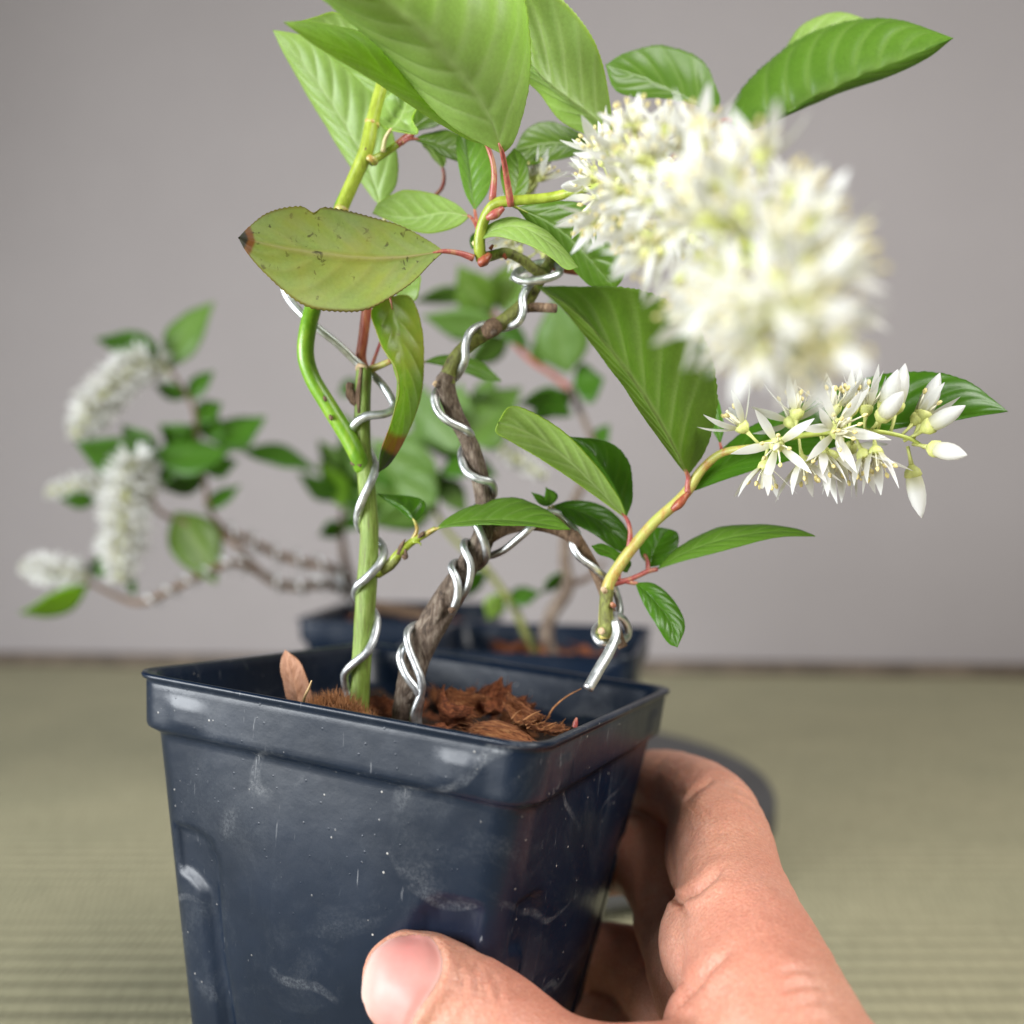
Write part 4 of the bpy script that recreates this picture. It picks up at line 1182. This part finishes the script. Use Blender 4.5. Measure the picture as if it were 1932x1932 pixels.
def coil(pts, r, turns, rw, label):
    q = cr([P(*p) for p in pts], turns * 14)
    out = []
    for i, p in enumerate(q):
        t = (q[min(i + 1, len(q) - 1)] - q[max(i - 1, 0)]).normalized()
        n1 = t.cross(Vector((0, 0, 1))).normalized(); n2 = t.cross(n1)
        a = 2 * math.pi * i / 14
        out.append(p + (n1 * math.cos(a) + n2 * math.sin(a)) * r * .01)
    V, Fa = tube_geo(out, [rw * .01] * len(out), 8)
    tag(link('training_wire', mesh('training_wire', V, Fa), [WIRE]), label, 'wire')
coil([(668, 1118, D1), (620, 1072, 49), (570, 1060, 48.5), (515, 1043, 48), (460, 1015, 47.5), (420, 1000, 47)], .40, 7, .052, 'blurred silver wire coiled round the upper branch of the shrub at the back')
coil([(668, 1128, D1), (620, 1102, 49), (560, 1108, 48), (505, 1092, 47.5)], .42, 5, .052, 'blurred silver wire coiled round the lower branch of the shrub at the back')
coil([(470, 1072, 47), (430, 1064, 46), (380, 1085, 45.5), (310, 1120, 45), (275, 1134, 45)], .35, 6, .052, 'blurred silver wire coiled round the branch that reaches lowest beyond the pots')
for (b, t, hw, d_, kd, sn, bend) in (
    ((312, 695), (405, 568), 30, (47, 47), 'back', 'under', 8), ((312, 690), (178, 640), 26, (47, 46), 'back', 'top', -14), ((355, 755), (405, 700), 16, (47, 47), 'back', 'top', 6), ((350, 750), (290, 725), 14, (47, 47), 'back', 'top', 0),
    ((300, 872), (140, 832), 38, (46.5, 45), 'back', 'top', 14), ((290, 860), (437, 850), 32, (46, 45.5), 'back', 'top', -8), ((395, 830), (503, 785), 28, (47, 47.5), 'back', 'top', -10), ((368, 800), (340, 850), 20, (47, 46.5), 'back', 'top', 0), ((390, 830), (410, 780), 24, (47, 48), 'back', 'top', 0),
    ((455, 852), (605, 892), 18, (48, 48), 'back', 'top', 12), ((385, 960), (455, 915), 14, (47, 47), 'back', 'top', 0), ((330, 965), (408, 1104), 44, (46, 45.5), 'olive', 'under', 6), ((168, 1102), (34, 1157), 20, (45, 44), 'pale', 'top', 12), ((180, 1090), (200, 1040), 16, (45, 45.5), 'back', 'top', 0),
    ((280, 940), (250, 985), 15, (46, 46), 'back', 'top', 0), ((235, 1075), (255, 1125), 12, (45, 45), 'back', 'top', 0), ((180, 945), (112, 942), 14, (46.5, 46.5), 'back', 'top', 0),
    ((372, 840), (300, 800), 26, (47, 46.5), 'back', 'top', 6), ((368, 790), (420, 760), 20, (47, 47.5), 'back', 'top', 0), ((300, 860), (230, 800), 24, (46.5, 46), 'back', 'top', 8), ((385, 890), (450, 870), 18, (47, 47), 'back', 'top', 0), ((340, 850), (380, 905), 18, (46.5, 46.5), 'back', 'under', 0), ((385, 910), (300, 920), 18, (47, 46.5), 'back', 'top', 0),
    ((648, 940), (560, 890), 18, (50, 49), 'back', 'top', 6), ((648, 900), (600, 830), 18, (50, 50), 'back', 'under', 0), ((650, 960), (740, 960), 20, (50, 51), 'back', 'under', 0),
    ((645, 985), (600, 1010), 15, (50, 50), 'back', 'top', 4), ((650, 960), (600, 870), 20, (50, 49), 'pale', 'top', -6), ((648, 930), (650, 820), 28, (50, 50), 'back', 'under', 0), ((650, 950), (720, 900), 24, (50, 51), 'back', 'top', 0), ((650, 1000), (690, 960), 14, (50, 51), 'back', 'top', 0),
    ((640, 745), (690, 720), 14, (50, 51), 'back', 'top', 4), ((700, 940), (770, 830), 40, (50, 51), 'back', 'under', 8), ((690, 860), (640, 780), 22, (50, 51), 'back', 'under', 0), ((300, 905), (330, 885), 14, (46, 46), 'back', 'top', 0),
):
    quick(G1, b, t, hw * 1.15, d_, kd, sn, bend, .6)
def far_spike(parent, axis, rr, n, seed):
    """hundreds of petals a few pixels long: one part."""
    rnd = random.Random(seed)
    q = cr([P(*p) for p in axis], 40)
    V, Fa = tube_geo(q, [.0009] * 40, 6)
    MI = [1] * len(Fa); AL = [.1] * len(V)
    for i in range(n):
        s = (i + .5) / n
        k = min(38, int(s * 39))
        p = q[k]
        t = (q[k + 1] - q[k]).normalized()
        n1 = t.cross(Vector((.3, .2, 1))).normalized(); n2 = t.cross(n1)
        a = i * 2.39996
        env = min(1, .55 + 3 * s, .45 + 2 * (1 - s))
        dv = (n1 * math.cos(a) + n2 * math.sin(a) + t * .25).normalized()
        foot = p + dv * rr * .25 * env
        for j in range(4):
            dd = (dv + Vector((rnd.gauss(0, .30), rnd.gauss(0, .30), rnd.gauss(0, .30)))).normalized()
            sd = dd.cross(Vector((rnd.gauss(0, 1), rnd.gauss(0, 1), rnd.gauss(0, 1)))).normalized()
            petal(V, Fa, MI, AL, foot, dd, sd, rr * .8 * env * rnd.uniform(.85, 1.1), .0014, .05, 0, 3)
    me = mesh('flower_spike', V, Fa)
    me.polygons.foreach_set('material_index', MI)
    at = me.attributes.new('along', 'FLOAT', 'POINT')
    at.data.foreach_set('value', AL)
    o = link('flower_spike', me, [PETAL, CALYX], parent)
    return o
far_spike(G1, [(318, 700, 47), (275, 685, 46.5), (225, 715, 46), (180, 765, 45.5), (140, 825, 45)], .0120, 130, 1)
far_spike(G1, [(285, 930, 46), (250, 880, 45.5), (238, 930, 45), (230, 1010, 44.5), (228, 1098, 44)], .0135, 150, 2)
far_spike(G1, [(285, 935, 46), (200, 915, 47), (140, 920, 47), (88, 928, 47)], .0085, 75, 3)
far_spike(G1, [(165, 1090, 45), (120, 1078, 45), (80, 1072, 45), (42, 1068, 45)], .0085, 75, 4)

G2 = thing('potted_shrub', 'blurred shrub with a bent grey trunk and spreading leaves behind the held pot', 'plant', M2 @ Vector((.016, .004, -.016)))
gb = M2 @ Vector((.012, .006, -.018))
u2, v2, D2 = 966 + F * gb.x / gb.y, 966 + F * (CZ * .01 - gb.z) / gb.y, gb.y * 100
gtube('trunk', [(u2, v2, D2), (1032, 1215, D2), (1038, 1165, D2), (1070, 1110, D2), (1066, 1060, D2), (1068, 1010, D2), (1080, 955, D2), (1108, 895, D2 + .5), (1120, 845, D2 + 1), (1105, 800, D2 + 1.5), (1075, 730, D2 + 2)], [.36, .33, .3, .3, .25, .23, .2, .17, .15, .14, .14], BARK, G2)
gtube('branch', [(1070, 1105, D2), (1110, 1090, D2 + 1), (1140, 1060, D2 + 2)], [.16, .12, .08], BARK2, G2)
gtube('branch', [(1078, 735, D2 + 2), (1040, 705, D2 + 2), (1000, 678, D2 + 2), (960, 635, D2 + 2), (930, 590, D2 + 2.5)], [.14, .13, .12, .11, .09], PINK, G2)
gb = M2 @ Vector((.006, .012, -.018))
u3, v3, D3 = 966 + F * gb.x / gb.y, 966 + F * (CZ * .01 - gb.z) / gb.y, gb.y * 100
gtube('side_stem', [(u3, v3, D3), (995, 1200, D3), (972, 1150, D3), (945, 1110, D3), (905, 1060, D3 + 1), (850, 1010, D3 + 2), (822, 960, D3 + 2), (832, 900, D3 + 2), (865, 850, D3 + 2), (900, 800, D3 + 2)], [.2, .18, .17, .16, .15, .14, .13, .13, .12, .1], OLIVE, G2)
for (b, t, hw, d_, kd, sn, bend) in (
    ((1072, 705), (1045, 560), 46, (42, 41), 'back', 'under', 0), ((1082, 730), (1140, 715), 36, (42, 42), 'back', 'top', 0), ((1080, 785), (975, 765), 24, (42, 41), 'back', 'top', -22), ((950, 620), (795, 595), 28, (42, 43), 'back', 'under', 4), ((890, 555), (780, 570), 16, (43, 43), 'back', 'under', -6),
    ((930, 590), (865, 500), 36, (43, 42), 'olive', 'under', 6), ((950, 590), (975, 490), 40, (43, 43), 'olive', 'under', 0), ((940, 600), (1000, 660), 16, (42, 42), 'back', 'top', 0), ((830, 905), (700, 830), 40, (42, 43), 'back', 'under', 6), ((870, 850), (790, 760), 40, (42, 43), 'back', 'under', 0), ((880, 830), (960, 770), 44, (42, 43), 'back', 'under', 0),
    ((825, 950), (740, 890), 38, (42, 43), 'back', 'under', 4), ((835, 895), (905, 860), 20, (42, 42), 'back', 'top', 0), ((820, 960), (700, 990), 30, (43, 44), 'back', 'under', -4), ((790, 905), (660, 860), 26, (43, 44), 'back', 'top', 6), ((850, 870), (870, 720), 34, (43, 43), 'back', 'under', 0), ((760, 900), (790, 800), 30, (44, 44), 'back', 'under', 0),
    ((900, 800), (830, 730), 30, (44, 45), 'back', 'under', 4), ((900, 800), (985, 730), 30, (44, 44), 'back', 'under', 0), ((840, 890), (770, 960), 26, (43, 44), 'back', 'top', 0), ((832, 900), (880, 970), 22, (43, 43), 'back', 'under', 0),
    ((850, 870), (770, 700), 30, (45, 46), 'back', 'under', 4), ((822, 950), (660, 930), 24, (45, 46), 'back', 'under', 0), ((930, 590), (850, 640), 24, (43, 44), 'back', 'top', 0), ((1000, 680), (1060, 640), 22, (43, 43), 'back', 'under', 0), ((960, 635), (880, 690), 22, (43, 44), 'back', 'under', 0),
    ((1080, 740), (1000, 800), 24, (43, 42), 'back', 'top', -8), ((860, 860), (940, 900), 20, (43, 43), 'back', 'top', 0), ((900, 800), (930, 700), 24, (45, 45), 'back', 'under', 0),
    ((955, 1130), (1022, 1118), 16, (D3, D3), 'back', 'top', 0), ((945, 1120), (920, 1170), 18, (D3, D3), 'pale', 'under', 0), ((920, 1080), (830, 1130), 20, (D3, D3), 'back', 'top', 0), ((1068, 1080), (1020, 1120), 12, (D2, D2), 'back', 'top', 0), ((1110, 890), (1060, 830), 16, (D2, D2), 'back', 'under', 4), ((1115, 850), (1150, 800), 16, (D2 + 1, D2 + 1), 'back', 'top', 0),
):
    quick(G2, b, t, hw * 1.12, d_, kd, sn, bend, .6)
far_spike(G2, [(905, 800, D3 + 2), (945, 845, D3 + 2), (990, 875, D3 + 2), (1030, 900, D3 + 2)], .0062, 45, 6)

# fallen dry leaf standing in the held pot
o = leaf(None, [(566, 1345), (560, 1310), (550, 1268), (538, 1226)], [(588, 1330), (582, 1290), (566, 1250)], [(542, 1320), (533, 1280), (530, 1245)], (20.6, 20.9), (-.1, .2), 'pale', 'under', 6, 36, 8, bulge=.3, name='dry_leaf')
o.data.materials[0] = DRY; o.data.materials[1] = DRY
tag(o, 'dry russet leaf standing against the inner pot wall', 'dry leaf')

# ------------------------------------------------------------------ the hand
def hand():
    chains = [
      # index
      [(1215, 1478, 25.9, .80), (1250, 1480, 25.0, .90), (1300, 1500, 23.7, .98), (1342, 1532, 22.2, 1.04), (1362, 1600, 20.6, 1.10), (1388, 1700, 19.0, 1.14), (1424, 1812, 17.6, 1.30), (1462, 1935, 16.4, 1.50), (1510, 2070, 15.6, 1.75)],
      # middle
      [(1130, 1625, 25.4, .9), (1190, 1614, 24.9, 1.05), (1248, 1650, 23.6, 1.05), (1278, 1755, 21.8, .90), (1315, 1850, 20.0, 1.0), (1390, 1965, 18.2, 1.25), (1500, 2080, 16.6, 1.6)],
      # ring
      [(1085, 1815, 24.4, .85), (1150, 1812, 24.1, .92), (1215, 1835, 23.0, .95), (1262, 1905, 21.4, .88), (1330, 2000, 19.6, 1.0), (1460, 2120, 17.4, 1.4)],
      # little
      [(1085, 1950, 23.6, .78), (1150, 1942, 23.2, .84), (1210, 1965, 22.0, .86), (1262, 2030, 20.4, .9), (1400, 2160, 18.0, 1.2)],
      # thumb
      [(772, 1858, 17.35, .93), (805, 1868, 17.25, .98), (860, 1893, 17.1, .98), (930, 1945, 16.8, 1.02), (1030, 2030, 16.4, 1.12), (1150, 2090, 16.0, 1.3), (1320, 2120, 15.8, 1.6), (1480, 2130, 15.8, 1.9)],
      # heel of the hand and wrist
      [(1400, 2120, 16.6, 1.9), (1520, 2180, 16.2, 2.2), (1680, 2330, 15.6, 2.3), (1900, 2560, 15.0, 2.3), (2200, 2900, 14.2, 2.4)],
    ]
    # soft pads of the finger segments; they fold against each other at the joints: from, to, radius
    pads = [((1330, 1535, 22.2), (1318, 1665, 20.2), .86), ((1335, 1730, 19.4), (1342, 1835, 18.0), 1.0), ((1358, 1925, 17.2), (1400, 2000, 16.4), 1.22),
            ((1255, 1690, 23.2), (1262, 1790, 21.6), .80), ((1232, 1850, 22.6), (1262, 1900, 21.6), .78)]
    bm = bmesh.new()
    for ch in chains:
        s = cr([tuple(P(*p[:3])) + (p[3] * .01,) for p in ch], len(ch) * 9)
        V, Fa = tube_geo([Vector(p[:3]) for p in s], [p[3] for p in s], 28)
        vs = [bm.verts.new(v) for v in V]
        for f_ in Fa:
            bm.faces.new([vs[i] for i in f_])
        for p in (s[0], s[-1]):
            bmesh.ops.create_uvsphere(bm, u_segments=28, v_segments=18, radius=p[3] * .995, matrix=Matrix.Translation(p[:3]))
    for p0, p1, r in pads:
        w0, w1 = P(*p0), P(*p1)
        q = (w1 - w0).to_track_quat('Z', 'Y').to_matrix().to_4x4()
        bmesh.ops.create_uvsphere(bm, u_segments=28, v_segments=20, radius=1, matrix=Matrix.Translation((w0 + w1) / 2) @ q @ Matrix.Diagonal((r * .01, r * .01, (w1 - w0).length / 2 + r * .006, 1)))
    bmesh.ops.recalc_face_normals(bm, faces=bm.faces[:])
    me = bpy.data.meshes.new('hand_base'); bm.to_mesh(me); bm.free()
    tmp = bpy.data.objects.new('hand_tmp', me); C.objects.link(tmp)
    r = tmp.modifiers.new('r', 'REMESH'); r.mode = 'VOXEL'; r.voxel_size = .0006
    s = tmp.modifiers.new('s', 'SMOOTH'); s.factor = .5; s.iterations = 10
    dg = bpy.context.evaluated_depsgraph_get()
    me2 = bpy.data.meshes.new_from_object(tmp.evaluated_get(dg))
    bpy.data.objects.remove(tmp)
    # knuckle wrinkles: shallow grooves across the finger over the joints
    nrm = [v.normal.copy() for v in me2.vertices]
    gro = [(P(1408, 1492, 21.3), (P(1362, 1600, 20.6) - P(1300, 1500, 23.7)).normalized(), .009), (P(1545, 1815, 17.2), (P(1462, 1935, 16.4) - P(1388, 1700, 19)).normalized(), .012),
           (P(905, 1850, 16.6), (P(930, 1945, 16.8) - P(805, 1868, 17.25)).normalized(), .010)]
    creases = [([(1296, 1510), (1318, 1490), (1348, 1470)], .0006, .10), ([(1270, 1702), (1298, 1694), (1330, 1671), (1362, 1640)], .0011, .10), ([(1276, 1900), (1301, 1872), (1339, 1829), (1384, 1792)], .0009, .12),
               ([(1262, 1680), (1290, 1712), (1300, 1730)], .0007, .09), ([(1372, 1500), (1400, 1512), (1428, 1530)], .00035, .07), ([(1385, 1488), (1412, 1502), (1440, 1530)], .00035, .07), ([(1405, 1530), (1425, 1548), (1446, 1572)], .00025, .07),
               ([(872, 1800), (895, 1832), (900, 1880)], .0003, .07), ([(890, 1806), (912, 1842), (920, 1895)], .0003, .07), ([(852, 1796), (870, 1830), (872, 1885)], .00022, .06), ([(915, 1818), (935, 1850), (945, 1900)], .00025, .07),
               ([(1470, 1840), (1500, 1830), (1545, 1835)], .0003, .08), ([(1478, 1868), (1510, 1858), (1560, 1862)], .0003, .08), ([(1490, 1900), (1530, 1888), (1575, 1890)], .00025, .08)]
    creases = [([Vector(q[:2]) for q in cr([(a_, b_, 0) for a_, b_ in pl_], 24)], dp, wd) for pl_, dp, wd in creases]
    cutp = [Vector(p) for p in ((780, 1748), (800, 1756), (824, 1772), (838, 1797), (841, 1822), (832, 1854), (812, 1884), (792, 1912), (776, 1945), (764, 1985))]
    cutp = [Vector(p[:2]) for p in cr([(p.x, p.y, 0) for p in cutp], 60)]
    for v, n_ in zip(me2.vertices, nrm):
        h = .00022 * noise.noise(v.co * 260) + .0006 * noise.noise(v.co * 75)
        for c_, t_, rr in gro:
            d_ = v.co - c_
            if d_.length < rr:
                w = (1 - d_.length / rr) ** 1.2
                h -= .00035 * w * (.5 + .5 * math.sin(d_.dot(t_) * 2100 + 2.2 * noise.noise(v.co * 380)))
        pu, pv = 966 + F * v.co.x / v.co.y, 966 + F * (CZ * .01 - v.co.z) / v.co.y
        if n_.y < .25 and 840 < pu < 1640:
            q2 = Vector((pu + 5 * noise.noise(v.co * 300), pv))
            for pl_, dp, wd in creases:
                if abs(pl_[12].x - pu) + abs(pl_[12].y - pv) > 190: continue
                k_ = min(range(24), key=lambda k: (pl_[k] - q2).length_squared)
                dc = (pl_[k_] - q2).length * v.co.y * 100 / F
                if dc < 4 * wd:
                    tp = min(1, (k_ + 1) / 6, (24 - k_) / 6)
                    h += tp * dp * (.45 * math.exp(-((dc - 1.8 * wd) / wd) ** 2) - math.exp(-(dc / (.55 * wd)) ** 2))
        if 640 < pu < 1000 and pv > 1700 and n_.y < .1:
            bi = min(range(60), key=lambda k: (cutp[k].x - pu) ** 2 + (cutp[k].y - pv) ** 2)
            tg = cutp[min(bi + 1, 59)] - cutp[max(bi - 1, 0)]
            sd = (pu - cutp[bi].x) * tg.y - (pv - cutp[bi].y) * tg.x
            sd = sd / max(tg.length, 1e-6) / 103.0            # cm, plus = skin side
            h += .00042 * math.exp(-((sd - .09) / .10) ** 2) - .0006 * (1 - sstep(-.06, .01, sd))
            h += .00016 * math.exp(-((sd - .30) / .05) ** 2) * noise.noise(v.co * 500)
        v.co = v.co + n_ * h
    me2.materials.clear()
    me2.name = 'hand'
    o = link('hand', me2, [SKIN])
    tag(o, 'bare right hand gripping the held pot, thumb in front and fingers behind', 'hand')
    # thumb nail: laid on the thumb, facing the viewer's side
    bvh = BVHTree.FromPolygons([v.co.copy() for v in me2.vertices], [tuple(p.vertices) for p in me2.polygons])
    cut = [(797, 1757), (820, 1772), (834, 1797), (837, 1822), (828, 1852), (808, 1882), (788, 1910), (772, 1945), (760, 1985)]
    tip = [(738, 1768), (714, 1788), (698, 1812), (689, 1838), (685, 1865), (686, 1890), (691, 1915), (700, 1945), (714, 1985)]
    nu, nvv = 26, 30
    cc = cr([(u, v, 0) for u, v in cut], nvv); tc = cr([(u, v, 0) for u, v in tip], nvv)
    V, AL, ok = [], [], True
    for j in range(nvv):
        for i in range(nu):
            s = i / (nu - 1)
            q = cc[j].lerp(tc[j], s)
            # bow the top side outward
            dr = (P(q.x, q.y, 10) - CAM).normalized()
            hit, nn_, _, _ = bvh.ray_cast(CAM, dr)
            if hit is None:
                hit, nn_, _, _ = bvh.find_nearest(P(q.x, q.y, 17.2))
            if nn_.dot(dr) > 0: nn_ = -nn_
            lift = .00045 * min(1, 5 * s, 1.0) * min(1, 6 * (j / (nvv - 1))) - .00012 * (s < .02) - .0002 * (j == 0)
            V.append(hit + nn_ * lift); AL.append(s)
    k = len(V)
    Fa = []
    for j in range(nvv - 1):
        for i in range(nu - 1):
            a = j * nu + i
            Fa.append((a, a + 1, a + nu + 1, a + nu))
    me3 = mesh('thumb_nail', V, Fa)
    at = me3.attributes.new('along', 'FLOAT', 'POINT'); at.data.foreach_set('value', AL)
    na = link('thumb_nail', me3, [NAIL], o)
    sm_ = na.modifiers.new('s', 'SMOOTH'); sm_.factor = .5; sm_.iterations = 4
    so = na.modifiers.new('so', 'SOLIDIFY'); so.thickness = .0004; so.offset = -1 if me3.polygons[200].normal.dot(CAM - V[400]) > 0 else 1
hand()
